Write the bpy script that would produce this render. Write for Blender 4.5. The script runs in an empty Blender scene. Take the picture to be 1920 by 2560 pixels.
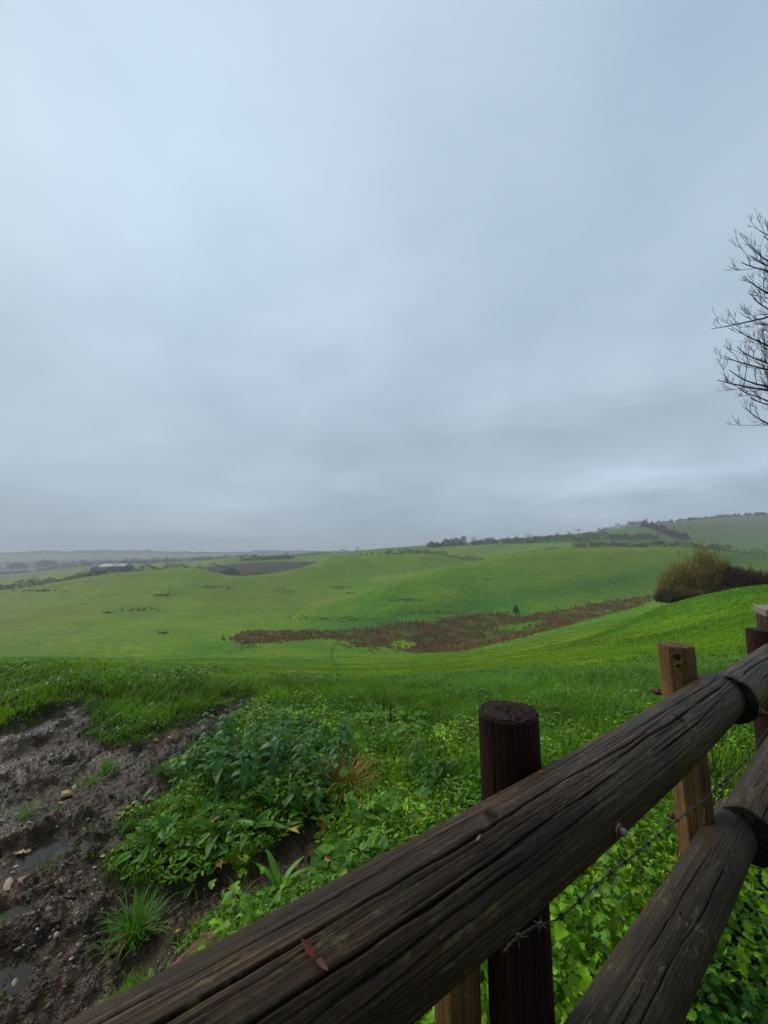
import bpy, math, random
import numpy as np
from mathutils import Vector
C = bpy.context.scene.collection
rng = np.random.default_rng(7); random.seed(7)
PI = math.pi
# ------------------------------------------------------------------ camera
FP, HY = 1000.0, 1388.0                       # focal length in pixels of the 1920x2560 photo, eye-level row
PIT = math.atan((HY-1280)/FP); CP, SP = math.cos(PIT), math.sin(PIT)
EYE = 1.6
cam_d = bpy.data.cameras.new('camera'); cam = bpy.data.objects.new('camera', cam_d); C.objects.link(cam)
cam_d.sensor_fit = 'VERTICAL'; cam_d.sensor_height = 24; cam_d.lens = 24*FP/2560
cam_d.clip_start = .05; cam_d.clip_end = 30000
cam.location = (0, 0, EYE); cam.rotation_euler = (PI/2+PIT, 0, 0)
bpy.context.scene.camera = cam
# ------------------------------------------------------------------ world: overcast sky
SUN_EL, SUN_AZ = math.radians(36), math.radians(-62)      # azimuth from +Y towards +X
sc = bpy.context.scene
w = bpy.data.worlds.new("World"); sc.world = w; w.use_nodes = True
nt = w.node_tree; nt.nodes.clear()
def wn(t, **k):
    n = nt.nodes.new(t)
    for a, b in k.items(): setattr(n, a, b)
    return n
def wl(a, b): nt.links.new(a, b)
sky = wn('ShaderNodeTexSky', sky_type='NISHITA', sun_disc=False, sun_elevation=SUN_EL, sun_rotation=SUN_AZ, dust_density=4)
geo = wn('ShaderNodeTexCoord'); sep = wn('ShaderNodeSeparateXYZ'); wl(geo.outputs['Generated'], sep.inputs[0])
def wm(op, a, b=None, c=None, clamp=False):
    n = wn('ShaderNodeMath', operation=op, use_clamp=clamp)
    for i, v in enumerate((a, b, c)):
        if v is None: continue
        if isinstance(v, (int, float)): n.inputs[i].default_value = v
        else: wl(v, n.inputs[i])
    return n.outputs[0]
zc = wm('MAXIMUM', sep.outputs[2], 0.0)
den = wm('ADD', zc, .22)                                   # a cloud sheet seen flatter towards the horizon
comb = wn('ShaderNodeCombineXYZ'); wl(wm('DIVIDE', sep.outputs[0], den), comb.inputs[0]); wl(wm('DIVIDE', sep.outputs[1], den), comb.inputs[1])
def wnoise(scale, detail, off, rough=.5):
    mp = wn('ShaderNodeMapping'); mp.inputs['Location'].default_value = off; wl(comb.outputs[0], mp.inputs[0])
    n = wn('ShaderNodeTexNoise'); n.inputs['Scale'].default_value = scale; n.inputs['Detail'].default_value = detail
    n.inputs['Roughness'].default_value = rough; wl(mp.outputs[0], n.inputs['Vector']); return n.outputs[0]
n1 = wnoise(.75, 4, (3.2, 1.4, 0)); n2 = wnoise(2.6, 6, (7.1, 4.6, 2), .55)
cl = wm('ADD', wm('MULTIPLY', n1, .70), wm('MULTIPLY', n2, .30))
rp = wn('ShaderNodeValToRGB'); wl(cl, rp.inputs[0])
r = rp.color_ramp; r.elements[0].position = .33; r.elements[0].color = (2.50, 3.28, 4.06, 1); r.elements[1].position = .66; r.elements[1].color = (3.74, 4.65, 5.50, 1)
# darker cloud low over the land, brighter slot right above the right-hand horizon
low = wn('ShaderNodeMapRange'); low.inputs[1].default_value = .0; low.inputs[2].default_value = .42; low.inputs[3].default_value = .92; low.inputs[4].default_value = 1.0
low.interpolation_type = 'SMOOTHSTEP'; wl(zc, low.inputs[0])
back_dim = wn('ShaderNodeMapRange'); back_dim.inputs[1].default_value = -.75; back_dim.inputs[2].default_value = .35; back_dim.inputs[3].default_value = .55; back_dim.inputs[4].default_value = 1.0
back_dim.interpolation_type = 'SMOOTHSTEP'; wl(sep.outputs[1], back_dim.inputs[0])  # unseen sky behind the camera dimmed to shade the near scene
# bright thin patch of cloud in front of the hidden sun
def blob(d, wdt, amp):
    d = Vector(d).normalized()
    vm = wn('ShaderNodeVectorMath', operation='DOT_PRODUCT'); wl(geo.outputs['Generated'], vm.inputs[0]); vm.inputs[1].default_value = d
    t = wm('SUBTRACT', 1.0, vm.outputs['Value']); return wm('MULTIPLY', wm('EXPONENT', wm('MULTIPLY', t, -1/wdt)), amp)
def pxdir(x, y):
    u, v = x-960, 1280-y
    return (u, FP*CP-v*SP, FP*SP+v*CP)
f = wm('MULTIPLY', low.outputs[0], back_dim.outputs[0])
f = wm('MULTIPLY', f, wm('ADD', 1.0, blob(pxdir(330, 470), .05, .14)))
def band(zc0, wz, x0, x1, amp, wob):
    q = wm('DIVIDE', wm('SUBTRACT', wm('ADD', zc, wm('MULTIPLY', wm('SUBTRACT', n2, .5), wob)), zc0), wz); g_ = wm('EXPONENT', wm('MULTIPLY', wm('MULTIPLY', q, q), -1.0))
    mr = wn('ShaderNodeMapRange'); mr.interpolation_type = 'SMOOTHSTEP'; wl(sep.outputs[0], mr.inputs[0])
    for i_, v_ in enumerate((x0, x1, 0, amp)): mr.inputs[i_+1].default_value = v_
    return wm('MULTIPLY', g_, mr.outputs[0])
f = wm('MULTIPLY', f, wm('SUBTRACT', 1.0, band(.27, .06, -.35, .35, .14, .16)))
f = wm('MULTIPLY', f, wm('ADD', 1.0, band(.16, .035, .05, .6, .32, .10)))
mulc = wn('ShaderNodeVectorMath', operation='SCALE'); wl(rp.outputs[0], mulc.inputs[0]); wl(f, mulc.inputs['Scale'])
mix = wn('ShaderNodeMix', data_type='RGBA'); mix.inputs[0].default_value = .99; wl(sky.outputs[0], mix.inputs[6]); wl(mulc.outputs[0], mix.inputs[7])
bg = wn('ShaderNodeBackground'); bg.inputs['Strength'].default_value = .1; wl(mix.outputs[2], bg.inputs['Color'])
wo = wn('ShaderNodeOutputWorld'); wl(bg.outputs[0], wo.inputs['Surface'])
# ------------------------------------------------------------------ sun, exposure
sd = bpy.data.lights.new('sun', 'SUN'); sd.energy = 1.5; sd.angle = math.radians(32); sd.color = (1, .95, .86)
so = bpy.data.objects.new('sun', sd); C.objects.link(so)
sdir = Vector((math.sin(SUN_AZ)*math.cos(SUN_EL), math.cos(SUN_AZ)*math.cos(SUN_EL), math.sin(SUN_EL)))
so.rotation_euler = sdir.to_track_quat('Z', 'Y').to_euler(); so.location = (0, 0, 30)
sc.view_settings.view_transform = 'Standard'; sc.view_settings.look = 'None'; sc.view_settings.gamma = 1; sc.view_settings.exposure = .63
cy = sc.cycles; cy.use_denoising = True; cy.max_bounces = 6; cy.diffuse_bounces = 3; cy.glossy_bounces = 2; cy.transmission_bounces = 3
cy.volume_bounces = 0; cy.transparent_max_bounces = 4; cy.caustics_reflective = False; cy.caustics_refractive = False

# ------------------------------------------------------------------ helpers
def tag(o, label=None, cat=None, group=None, kind=None):
    if label: o['label'] = label
    if cat: o['category'] = cat
    if group: o['group'] = group
    if kind: o['kind'] = kind
    return o
def empty(name, loc=(0, 0, 0), rz=0):
    o = bpy.data.objects.new(name, None); C.objects.link(o); o.location = loc; o.rotation_euler = (0, 0, rz); return o
def mk(name, V, F, mat, parent=None, col=None, smooth=True, gc=None, local=True):
    """V (n,3); F list of int arrays (m,k); col (n,3) point colours; gc (n,3) grain coordinates"""
    V = np.asarray(V, float); me = bpy.data.meshes.new(name)
    if not isinstance(F, (list, tuple)): F = [F]
    F = [np.asarray(q, np.int64) for q in F if len(q)]
    nl = sum(q.size for q in F); npoly = sum(len(q) for q in F)
    me.vertices.add(len(V)); me.vertices.foreach_set('co', V.ravel())
    me.loops.add(nl); me.loops.foreach_set('vertex_index', np.concatenate([q.ravel() for q in F]).astype(np.int32))
    me.polygons.add(npoly)
    tot = np.concatenate([np.full(len(q), q.shape[1]) for q in F]); st = np.concatenate([[0], np.cumsum(tot)[:-1]])
    me.polygons.foreach_set('loop_start', st.astype(np.int32)); me.polygons.foreach_set('loop_total', tot.astype(np.int32))
    me.polygons.foreach_set('use_smooth', np.full(npoly, smooth))
    me.update(calc_edges=True); me.validate()
    if col is not None:
        a = me.color_attributes.new('Col', 'FLOAT_COLOR', 'POINT'); c4 = np.ones((len(V), 4)); c4[:, :col.shape[1]] = col
        a.data.foreach_set('color', c4.ravel())
    if gc is not None:
        a = me.attributes.new('gc', 'FLOAT_VECTOR', 'POINT'); a.data.foreach_set('vector', np.asarray(gc, float).ravel())
    if mat: me.materials.append(mat)
    o = bpy.data.objects.new(name, me); C.objects.link(o)
    if parent: o.parent = parent
    return o
def copy_tree(o, parent=None, label=None):
    c = o.copy(); C.objects.link(c)
    if parent: c.parent = parent
    if label: c['label'] = label
    for ch in list(o.children): copy_tree(ch, c)
    return c
_perm = {}
def vnoise(x, y, seed=0):
    if seed not in _perm: _perm[seed] = np.random.default_rng(1000+seed).random((256, 256))
    g = _perm[seed]; xi = np.floor(x).astype(np.int64); yi = np.floor(y).astype(np.int64); fx = x-xi; fy = y-yi
    fx = fx*fx*fx*(fx*(fx*6-15)+10); fy = fy*fy*fy*(fy*(fy*6-15)+10)
    a = g[xi & 255, yi & 255]; b = g[(xi+1) & 255, yi & 255]; c = g[xi & 255, (yi+1) & 255]; d = g[(xi+1) & 255, (yi+1) & 255]
    return (a*(1-fx)+b*fx)*(1-fy)+(c*(1-fx)+d*fx)*fy
def fbm(x, y, seed=0, octv=4, gain=.5, lac=2.03):
    s = 0; a = 1; t = 0
    for k in range(octv):
        s = s+a*vnoise(x+17.3*k, y+9.1*k, seed+k); t += a; a *= gain; x = x*lac; y = y*lac
    return s/t*2-1
def sstep(x, a, b):
    t = np.clip((x-a)/(b-a), 0, 1); return t*t*(3-2*t)
def pchip(xs, ys, xq):
    xs = np.asarray(xs, float); ys = np.asarray(ys, float); h = np.diff(xs); d = np.diff(ys)/h; n = len(xs); m = np.zeros(n)
    for i in range(1, n-1):
        if d[i-1]*d[i] > 0:
            w1 = 2*h[i]+h[i-1]; w2 = h[i]+2*h[i-1]; m[i] = (w1+w2)/(w1/d[i-1]+w2/d[i])
    m[0] = d[0]; m[-1] = d[-1]
    k = np.clip(np.searchsorted(xs, xq)-1, 0, n-2); t = np.clip((xq-xs[k])/h[k], 0, 1)
    return ((2*t**3-3*t**2+1)*ys[k]+(t**3-2*t**2+t)*h[k]*m[k]+(-2*t**3+3*t**2)*ys[k+1]+(t**3-t**2)*h[k]*m[k+1])
def inpoly(x, y, poly):
    poly = np.asarray(poly, float); r_ = np.zeros(np.shape(x), bool); j = len(poly)-1
    for i in range(len(poly)):
        xi, yi = poly[i]; xj, yj = poly[j]
        r_ ^= ((yi > y) != (yj > y)) & (x < (xj-xi)*(y-yi)/(yj-yi+1e-12)+xi); j = i
    return r_
def sdist(x, y, poly):
    """signed distance, positive inside"""
    poly = np.asarray(poly, float); d = np.full(np.shape(x), 1e9)
    for i in range(len(poly)):
        a = poly[i]; b = poly[(i+1) % len(poly)]; e = b-a
        t = np.clip(((x-a[0])*e[0]+(y-a[1])*e[1])/(e@e+1e-12), 0, 1)
        d = np.minimum(d, np.hypot(x-a[0]-t*e[0], y-a[1]-t*e[1]))
    return np.where(inpoly(x, y, poly), d, -d)

# ------------------------------------------------------------------ terrain heights
COLS = [-400, 0, 240, 480, 720, 960, 1200, 1440, 1680, 1920, 2300]
NEAR = {  # depth: metres below the eye per column
 1.0: [1.6]*11, 2.0: [1.6]*11,
 3.0: [1.62, 1.62, 1.62, 1.62, 1.63, 1.63, 1.63, 1.63, 1.62, 1.6, 1.6],
 4.5: [1.62, 1.66, 1.68, 1.72, 1.78, 1.80, 1.79, 1.76, 1.70, 1.62, 1.55],
 6.5: [1.62, 1.74, 1.78, 1.93, 2.08, 2.10, 2.08, 2.02, 1.90, 1.72, 1.6],
 9: [2.2, 2.38, 2.42, 2.52, 2.68, 2.76, 2.66, 2.50, 2.26, 1.88, 1.7],
 14: [3.5, 3.62, 3.68, 3.82, 4.0, 4.1, 3.9, 3.5, 2.92, 2.12, 1.8],
 22: [5.4, 5.55, 5.7, 5.95, 6.05, 6.1, 5.7, 4.9, 3.75, 2.38, 1.9],
 40: [9.6, 9.8, 10.0, 10.5, 10.7, 10.6, 9.8, 8.1, 4.6, 2.75, 2.0],
 70: [18, 17.8, 17.7, 17.7, 17.7, 17.6, 16.2, 13.3, 9.0, 6.0, 4],
 110: [27, 26.8, 26.8, 26.8, 26.8, 26.8, 25, 20, 15, 12, 9]}
FCOL = [-400, 0, 240, 480, 600, 720, 840, 960, 1080, 1200, 1440, 1680, 1920, 2300]
# (depth, photo row) of each landform feature per column: valley, foot, slope, first crest, hollow, rise, second crest, hollow, fields
FEAT = [
 [(140,1600),(180,1562),(205,1545),(225,1530),(240,1520),(270,1505),(310,1482),(335,1488),(380,1480),(560,1457),(700,1447)],
 [(140,1600),(180,1560),(205,1541),(225,1526),(240,1516),(270,1500),(310,1477),(335,1486),(380,1476),(560,1455),(700,1445)],
 [(140,1600),(180,1556),(205,1530),(225,1510),(240,1497),(275,1465),(320,1440),(345,1449),(400,1442),(560,1427),(700,1420)],
 [(140,1600),(180,1560),(205,1530),(225,1505),(240,1490),(280,1450),(330,1420),(360,1436),(410,1430),(560,1415),(700,1404)],
 [(140,1602),(180,1563),(205,1535),(225,1515),(240,1500),(280,1465),(322,1440),(350,1452),(405,1440),(560,1406),(700,1393)],
 [(140,1606),(180,1566),(205,1540),(225,1520),(245,1508),(285,1468),(340,1426),(365,1443),(415,1434),(560,1402),(700,1387)],
 [(140,1611),(178,1562),(200,1528),(222,1500),(240,1502),(300,1450),(365,1395),(390,1403),(430,1402),(560,1388),(700,1381)],
 [(140,1618),(175,1560),(195,1500),(215,1461),(240,1474),(310,1440),(378,1387),(400,1393),(440,1394),(560,1379),(700,1371)],
 [(140,1628),(172,1550),(195,1485),(240,1424),(268,1442),(320,1425),(382,1385),(402,1394),(440,1388),(560,1370),(700,1362)],
 [(140,1606),(175,1540),(205,1475),(275,1399),(300,1414),(340,1414),(385,1405),(405,1408),(450,1392),(560,1362),(700,1353)],
 [(140,1560),(180,1514),(220,1440),(290,1370),(320,1384),(345,1388),(375,1382),(400,1377),(450,1369),(560,1352),(700,1334)],
 [(140,1512),(190,1492),(230,1425),(290,1367),(320,1378),(345,1382),(375,1376),(400,1372),(450,1362),(560,1346),(700,1313)],
 [(140,1488),(190,1474),(230,1430),(300,1392),(320,1399),(345,1400),(375,1392),(400,1386),(450,1376),(560,1352),(700,1326)],
 [(140,1480),(190,1468),(230,1440),(300,1412),(320,1416),(345,1416),(375,1410),(400,1404),(450,1392),(560,1365),(700,1340)]]
FAR = {950: [1437, 1435, 1414, 1404, 1387, 1376, 1362, 1345, 1308, 1289, 1280],
 1400: [1426, 1425, 1410, 1402, 1390, 1386, 1378, 1365, 1330, 1305, 1290],
 1850: [1412, 1412, 1407, 1403, 1398, 1392, 1388, 1380, 1360, 1330, 1320],
 2450: [1388, 1386, 1382, 1382, 1384, 1382, 1386, 1386, 1370, 1350, 1340],
 4600: [1394, 1394, 1394, 1394, 1394, 1394, 1394, 1392, 1388, 1380, 1375]}
def tanrow(y):
    v = 1280-np.asarray(y, float); return (FP*SP+v*CP)/(FP*CP-v*SP)
TX = np.linspace(-400, 2300, 271); LY = np.linspace(math.log(1.0), math.log(5500), 900)
DR = []; RW = []                                           # per feature: depth and height ratio in every column
for d in sorted(NEAR): DR.append(np.full(271, float(d))); RW.append(pchip(COLS, np.array(NEAR[d])/-d, TX))
for k in range(11):
    DR.append(pchip(FCOL, [q[k][0] for q in FEAT], TX)); RW.append(pchip(FCOL, tanrow([q[k][1] for q in FEAT]), TX))
for d in sorted(FAR): DR.append(np.full(271, float(d))); RW.append(pchip(COLS, tanrow(FAR[d]), TX))
DR = np.log(np.array(DR)); RW = np.array(RW)
TAB = np.array([pchip(DR[:, i], RW[:, i], LY) for i in range(len(TX))])
for _ in range(2):                                        # soften across depth and across columns
    TAB[:, 1:-1] = (TAB[:, :-2]+2*TAB[:, 1:-1]+TAB[:, 2:])/4
    TAB[1:-1] = (TAB[:-2]+2*TAB[1:-1]+TAB[2:])/4
def H0(x, y):
    x = np.asarray(x, float); y = np.asarray(y, float); R = np.maximum(np.hypot(x, y), 1e-4); th = np.arctan2(x, y)
    lim = math.radians(52); tc = np.clip(th, -lim, lim); Y = R*np.cos(tc); px = np.clip(np.tan(tc)*1005.8+960, -400, 2299.9)
    fi = (px+400)/2700*270; ly = np.clip(np.log(np.maximum(Y, 1.0)), LY[0], LY[-1]-1e-6); fj = (ly-LY[0])/(LY[-1]-LY[0])*899
    i = np.clip(fi.astype(int), 0, 269); j = np.clip(fj.astype(int), 0, 898); a = fi-i; b = fj-j
    t = (TAB[i, j]*(1-a)+TAB[i+1, j]*a)*(1-b)+(TAB[i, j+1]*(1-a)+TAB[i+1, j+1]*a)*b
    z = t*np.clip(Y, 1.0, 5500)
    k = sstep(np.abs(th), math.radians(55), math.radians(110)); z = z*(1-k)+(-1.6)*k
    z = z+EYE
    z = z+fbm(x/9, y/9, 20, 3)*sstep(R, 12, 60)*.35+fbm(x/2.2, y/2.2, 30, 3)*.07*sstep(R, 4.5, 12)+fbm(x/38, y/38, 24, 2)*sstep(R, 90, 260)*.45*(1-sstep(R, 700, 1500))
    return z
def unproj(x, y, hf=None, t0=.8, t1=5000):
    hf = hf or H0; d = np.array(pxdir(x, y)); d = d/np.hypot(d[0], d[1]); ts = np.exp(np.linspace(math.log(t0), math.log(t1 if hf is H0 else 16), 420 if hf is H0 else 160))
    for _ in range(3):
        k = np.where(EYE+d[2]*ts < hf(d[0]*ts, d[1]*ts))[0]
        if not len(k): return None
        k = max(int(k[0]), 1); ts = np.linspace(ts[k-1], ts[k], 14)
    q = d*ts[-1]; q = d*float(ts[7]); return np.array([q[0], q[1], float(hf(q[0], q[1]))])
def atpx(x, Y, hf=None):
    X = (x-960)/1005.8*Y; return np.array([X, Y, float((hf or H0)(X, Y))])
def toplane(pts): return [tuple(unproj(*p)[:2]) for p in pts]

mud_px = [(0, 1832), (63, 1800), (110, 1775), (150, 1762), (195, 1752), (215, 1790), (222, 1850), (300, 1868), (380, 1845), (450, 1815), (540, 1785), (600, 1748), (618, 1757),
          (560, 1800), (530, 1840), (464, 1894), (400, 1936), (422, 1974), (380, 2010), (295, 2021), (274, 2058), (340, 2075), (295, 2110), (268, 2150), (274, 2189), (359, 2212), (464, 2206),
          (527, 2160), (600, 2175), (655, 2130), (700, 2080), (790, 2085), (800, 2130), (760, 2190), (690, 2215), (640, 2250), (560, 2262), (470, 2310), (445, 2345), (420, 2380), (300, 2540)]
MUD = toplane(mud_px); MUD = MUD+[(-.35, .95), (-.6, .2), (-2.5, -.5), (-7, 1.0), (-7.5, 3.6)]
def mudmask(x, y):
    d = np.full(np.shape(x), -9.0); near = np.hypot(x, y) < 12
    d[near] = sdist(x[near], y[near], MUD)
    d = d+fbm(x*5, y*5, 40, 3)*.10
    return sstep(d, -.05, .06)
PUD_PX = [[(0, 2125), (40, 2118), (80, 2128), (60, 2165), (30, 2190), (0, 2200)], [(95, 2105), (125, 2078), (160, 2082), (158, 2098), (120, 2112)],
          [(0, 2250), (45, 2232), (66, 2236), (50, 2258), (10, 2272)], [(-20, 2372), (30, 2356), (62, 2378), (40, 2402), (0, 2415)],
          [(70, 1792), (130, 1775), (150, 1778), (110, 1806), (60, 1828)]]
PUD = [toplane(p) for p in PUD_PX]
def Hm(x, y):
    """terrain with banks and churned mud close by"""
    x = np.asarray(x, float); y = np.asarray(y, float); sh = x.shape; x = np.atleast_1d(x).astype(float); y = np.atleast_1d(y).astype(float)
    z = np.atleast_1d(H0(x, y)).astype(float)
    R = np.hypot(x, y); s = R < 13
    if s.any():
        xs, ys = x[s], y[s]; m = mudmask(xs, ys)
        # ruts run up and away to the right
        u = xs*.87-ys*.50; v = xs*.50+ys*.87
        rut = np.sin(u*7.5+fbm(v*.9, u*.9, 51, 2)*2.2)
        lump = fbm(xs*6, ys*6, 52, 5, .55); fine = fbm(xs*22, ys*22, 60, 3)
        dz = m*(-.055+.034*rut*sstep(ys, 1.2, 3)+.060*lump*(.72+.28*rut)+.026*np.abs(fine)*np.sign(lump+.2)+.014*fine+.012*fbm(xs*48, ys*48, 66, 2))
        dz += (1-m)*(.03+.045*fbm(xs*2.5, ys*2.5, 63, 3))*(1-sstep(ys, 9, 13))
        for P in PUD:
            pd = sdist(xs, ys, P)+fbm(xs*9, ys*9, 70, 2)*.04
            k = sstep(pd, -.10, .0); dz = dz*(1-k*.85)-.066*k+.028*np.exp(-((pd+.15)/.07)**2)
        z[s] += dz
    return z.reshape(sh) if sh else z[0]

# ------------------------------------------------------------------ materials
def newmat(name):
    m = bpy.data.materials.new(name); m.use_nodes = True; t = m.node_tree; t.nodes.clear(); return m, t
class G:
    def __init__(s, t): s.t = t
    def n(s, ty, **k):
        q = s.t.nodes.new(ty)
        for a, b in k.items(): setattr(q, a, b)
        return q
    def l(s, a, b): s.t.links.new(a, b)
    def attr(s, nm, out='Color'): return s.n('ShaderNodeAttribute', attribute_name=nm).outputs[out]
    def pos(s): return s.n('ShaderNodeNewGeometry').outputs['Position']
    def noise(s, vec, scale, detail=3, rough=.5, sc3=None):
        if sc3 is not None:
            mp = s.n('ShaderNodeMapping'); mp.inputs['Scale'].default_value = sc3; s.l(vec, mp.inputs[0]); vec = mp.outputs[0]
        q = s.n('ShaderNodeTexNoise'); q.inputs['Scale'].default_value = scale; q.inputs['Detail'].default_value = detail; q.inputs['Roughness'].default_value = rough
        s.l(vec, q.inputs['Vector']); return q.outputs[0]
    def m(s, op, a, b=None, clamp=False):
        q = s.n('ShaderNodeMath', operation=op, use_clamp=clamp)
        for i, v in enumerate((a, b)):
            if v is None: continue
            if isinstance(v, (int, float)): q.inputs[i].default_value = v
            else: s.l(v, q.inputs[i])
        return q.outputs[0]
    def rng(s, v, a, b, c, d, smooth=False):
        q = s.n('ShaderNodeMapRange'); s.l(v, q.inputs[0])
        if smooth: q.interpolation_type = 'SMOOTHSTEP'
        for i, k in enumerate((a, b, c, d)): q.inputs[i+1].default_value = k
        return q.outputs[0]
    def mix(s, f_, a, b, mode='MIX'):
        q = s.n('ShaderNodeMix', data_type='RGBA', blend_type=mode)
        for i, v in ((0, f_), (6, a), (7, b)):
            if isinstance(v, (int, float)): q.inputs[i].default_value = v
            elif isinstance(v, tuple): q.inputs[i].default_value = (*v, 1)
            else: s.l(v, q.inputs[i])
        return q.outputs[2]
    def ramp(s, v, stops):
        q = s.n('ShaderNodeValToRGB'); s.l(v, q.inputs[0]); cr = q.color_ramp
        while len(cr.elements) < len(stops): cr.elements.new(.5)
        for e, (p, c) in zip(cr.elements, stops): e.position = p; e.color = (*c, 1)
        return q.outputs[0]
    def bump(s, h, strength, dist, prev=None):
        q = s.n('ShaderNodeBump'); q.inputs['Strength'].default_value = strength; q.inputs['Distance'].default_value = dist; s.l(h, q.inputs['Height'])
        if prev is not None: s.l(prev, q.inputs['Normal'])
        return q.outputs[0]
    def out(s, col, rough=.7, bump=None, spec=.5, trans=None):
        p = s.n('ShaderNodeBsdfPrincipled')
        if isinstance(col, tuple): p.inputs['Base Color'].default_value = (*col, 1)
        else: s.l(col, p.inputs['Base Color'])
        if isinstance(rough, (int, float)): p.inputs['Roughness'].default_value = rough
        else: s.l(rough, p.inputs['Roughness'])
        p.inputs['Specular IOR Level'].default_value = spec
        if bump is not None: s.l(bump, p.inputs['Normal'])
        o = s.n('ShaderNodeOutputMaterial'); sh = p.outputs[0]
        if trans:
            tr = s.n('ShaderNodeBsdfTranslucent')
            s.l(s.mix(1.0, col, (1.15, 1.1, .35), 'MULTIPLY'), tr.inputs[0])
            mx = s.n('ShaderNodeMixShader'); mx.inputs[0].default_value = trans; s.l(sh, mx.inputs[1]); s.l(tr.outputs[0], mx.inputs[2]); sh = mx.outputs[0]
        s.l(sh, o.inputs[0]); return p

def mat_leaf(name, rough=.45, spec=.5, trans=.3, vary=.25):
    m, t = newmat(name); g = G(t); n = g.noise(g.pos(), 30, 2)
    c = g.mix(1.0, g.attr('Col'), g.ramp(n, [(.3, (1-vary,)*3), (.7, (1+vary,)*3)]), 'MULTIPLY')
    g.out(c, rough, spec=spec, trans=trans); return m
M_grass = mat_leaf('grass_blades', .5, .2, .38, .1)
M_leaf = mat_leaf('soft_leaves', .42, .24, .32, .25)
M_dry = mat_leaf('dry_leaves', .5, .4, .15, .35)
M_twig = mat_leaf('twigs', .8, .2, 0, .3)
M_far = mat_leaf('far_foliage', .9, .02, 0, .3)

def mat_ground():
    m, t = newmat('ground_turf_and_mud'); g = G(t); P = g.pos(); A = g.attr('Col')
    sp = g.n('ShaderNodeSeparateColor'); g.l(g.attr('msk'), sp.inputs[0]); mud, plough, rough_ = sp.outputs
    # turf colour: attribute tint multiplied by multi scale noise
    n0 = g.noise(P, .045, 4, .6); nA = g.noise(P, .35, 4, .65); nB = g.noise(P, 2.4, 4, .7); nC = g.noise(P, 22, 3, .7)
    tc = g.mix(g.rng(n0, .35, .65, 0, 1), (.86, .9, .8), (1.16, 1.1, 1.1))
    br = g.m('MULTIPLY', g.rng(g.noise(P, .11, 5, .7), .52, .72, 0, .25), g.rng(g.n('ShaderNodeCameraData').outputs['View Distance'] if False else n0, .3, .5, .35, 1))
    c = g.mix(1.0, A, tc, 'MULTIPLY'); c = g.mix(br, c, (.105, .105, .022))
    c = g.mix(1.0, c, g.ramp(nA, [(.3, (.62, .72, .55)), (.55, (1, 1, 1)), (.75, (1.42, 1.25, 1.2))]), 'MULTIPLY')
    c = g.mix(1.0, c, g.ramp(nB, [(.28, (.74, .80, .70)), (.5, (1, 1, 1)), (.75, (1.25, 1.16, 1.2))]), 'MULTIPLY')
    c = g.mix(1.0, c, g.ramp(nC, [(.3, (.6, .6, .6)), (.7, (1.35, 1.35, 1.35))]), 'MULTIPLY')
    # straw coloured flecks out in the pasture
    fl = g.m('MULTIPLY', g.rng(g.noise(P, 1.1, 5, .8), .60, .72, 0, .55), g.rng(n0, .45, .6, 0, 1))
    c = g.mix(fl, c, (.19, .17, .055))
    # mud
    d1 = g.noise(P, 9, 5, .65); d2 = g.noise(P, 60, 4, .7); d0 = g.noise(P, 1.9, 3, .5)
    mc = g.ramp(d1, [(.3, (.012, .0065, .0028)), (.5, (.040, .0230, .0100)), (.72, (.100, .059, .027))])
    mc = g.mix(1.0, mc, g.ramp(d2, [(.3, (.55, .55, .55)), (.7, (1.5, 1.5, 1.5))]), 'MULTIPLY')
    mc = g.mix(g.rng(d0, .52, .66, 0, .7), mc, (.085, .057, .032))
    vo = g.n('ShaderNodeTexVoronoi', feature='F1'); vo.inputs['Scale'].default_value = 48; g.l(P, vo.inputs['Vector'])
    grit = g.m('MULTIPLY', g.m('LESS_THAN', vo.outputs['Distance'], .26), g.rng(g.noise(P, 14, 2), .54, .62, 0, 1))
    mc = g.mix(grit, mc, (.22, .155, .095))
    pc = g.ramp(g.noise(P, 1.2, 4, .7, (1, .12, 1)), [(.3, (.030, .019, .009)), (.7, (.065, .042, .02))])
    pc = g.mix(.35, pc, (.05, .06, .02))
    c = g.mix(plough, c, pc); c = g.mix(mud, c, mc)
    wet = g.rng(d0, .40, .60, .55, .24)
    rg = g.n('ShaderNodeMix', data_type='FLOAT'); g.l(mud, rg.inputs[0]); rg.inputs[2].default_value = .8; g.l(wet, rg.inputs[3])
    hb = g.m('ADD', g.m('MULTIPLY', d1, .6), g.m('MULTIPLY', d2, .25))
    b = g.bump(hb, 1.0, .035); 
    b2 = g.bump(g.m('ADD', nC, g.m('MULTIPLY', nB, .8)), .6, .06, b)
    pr = g.out(c, rg.outputs[0], b2, .45); g.l(g.rng(mud, 0, 1, .04, .22), pr.inputs['Specular IOR Level']); return m
M_ground = mat_ground()

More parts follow.
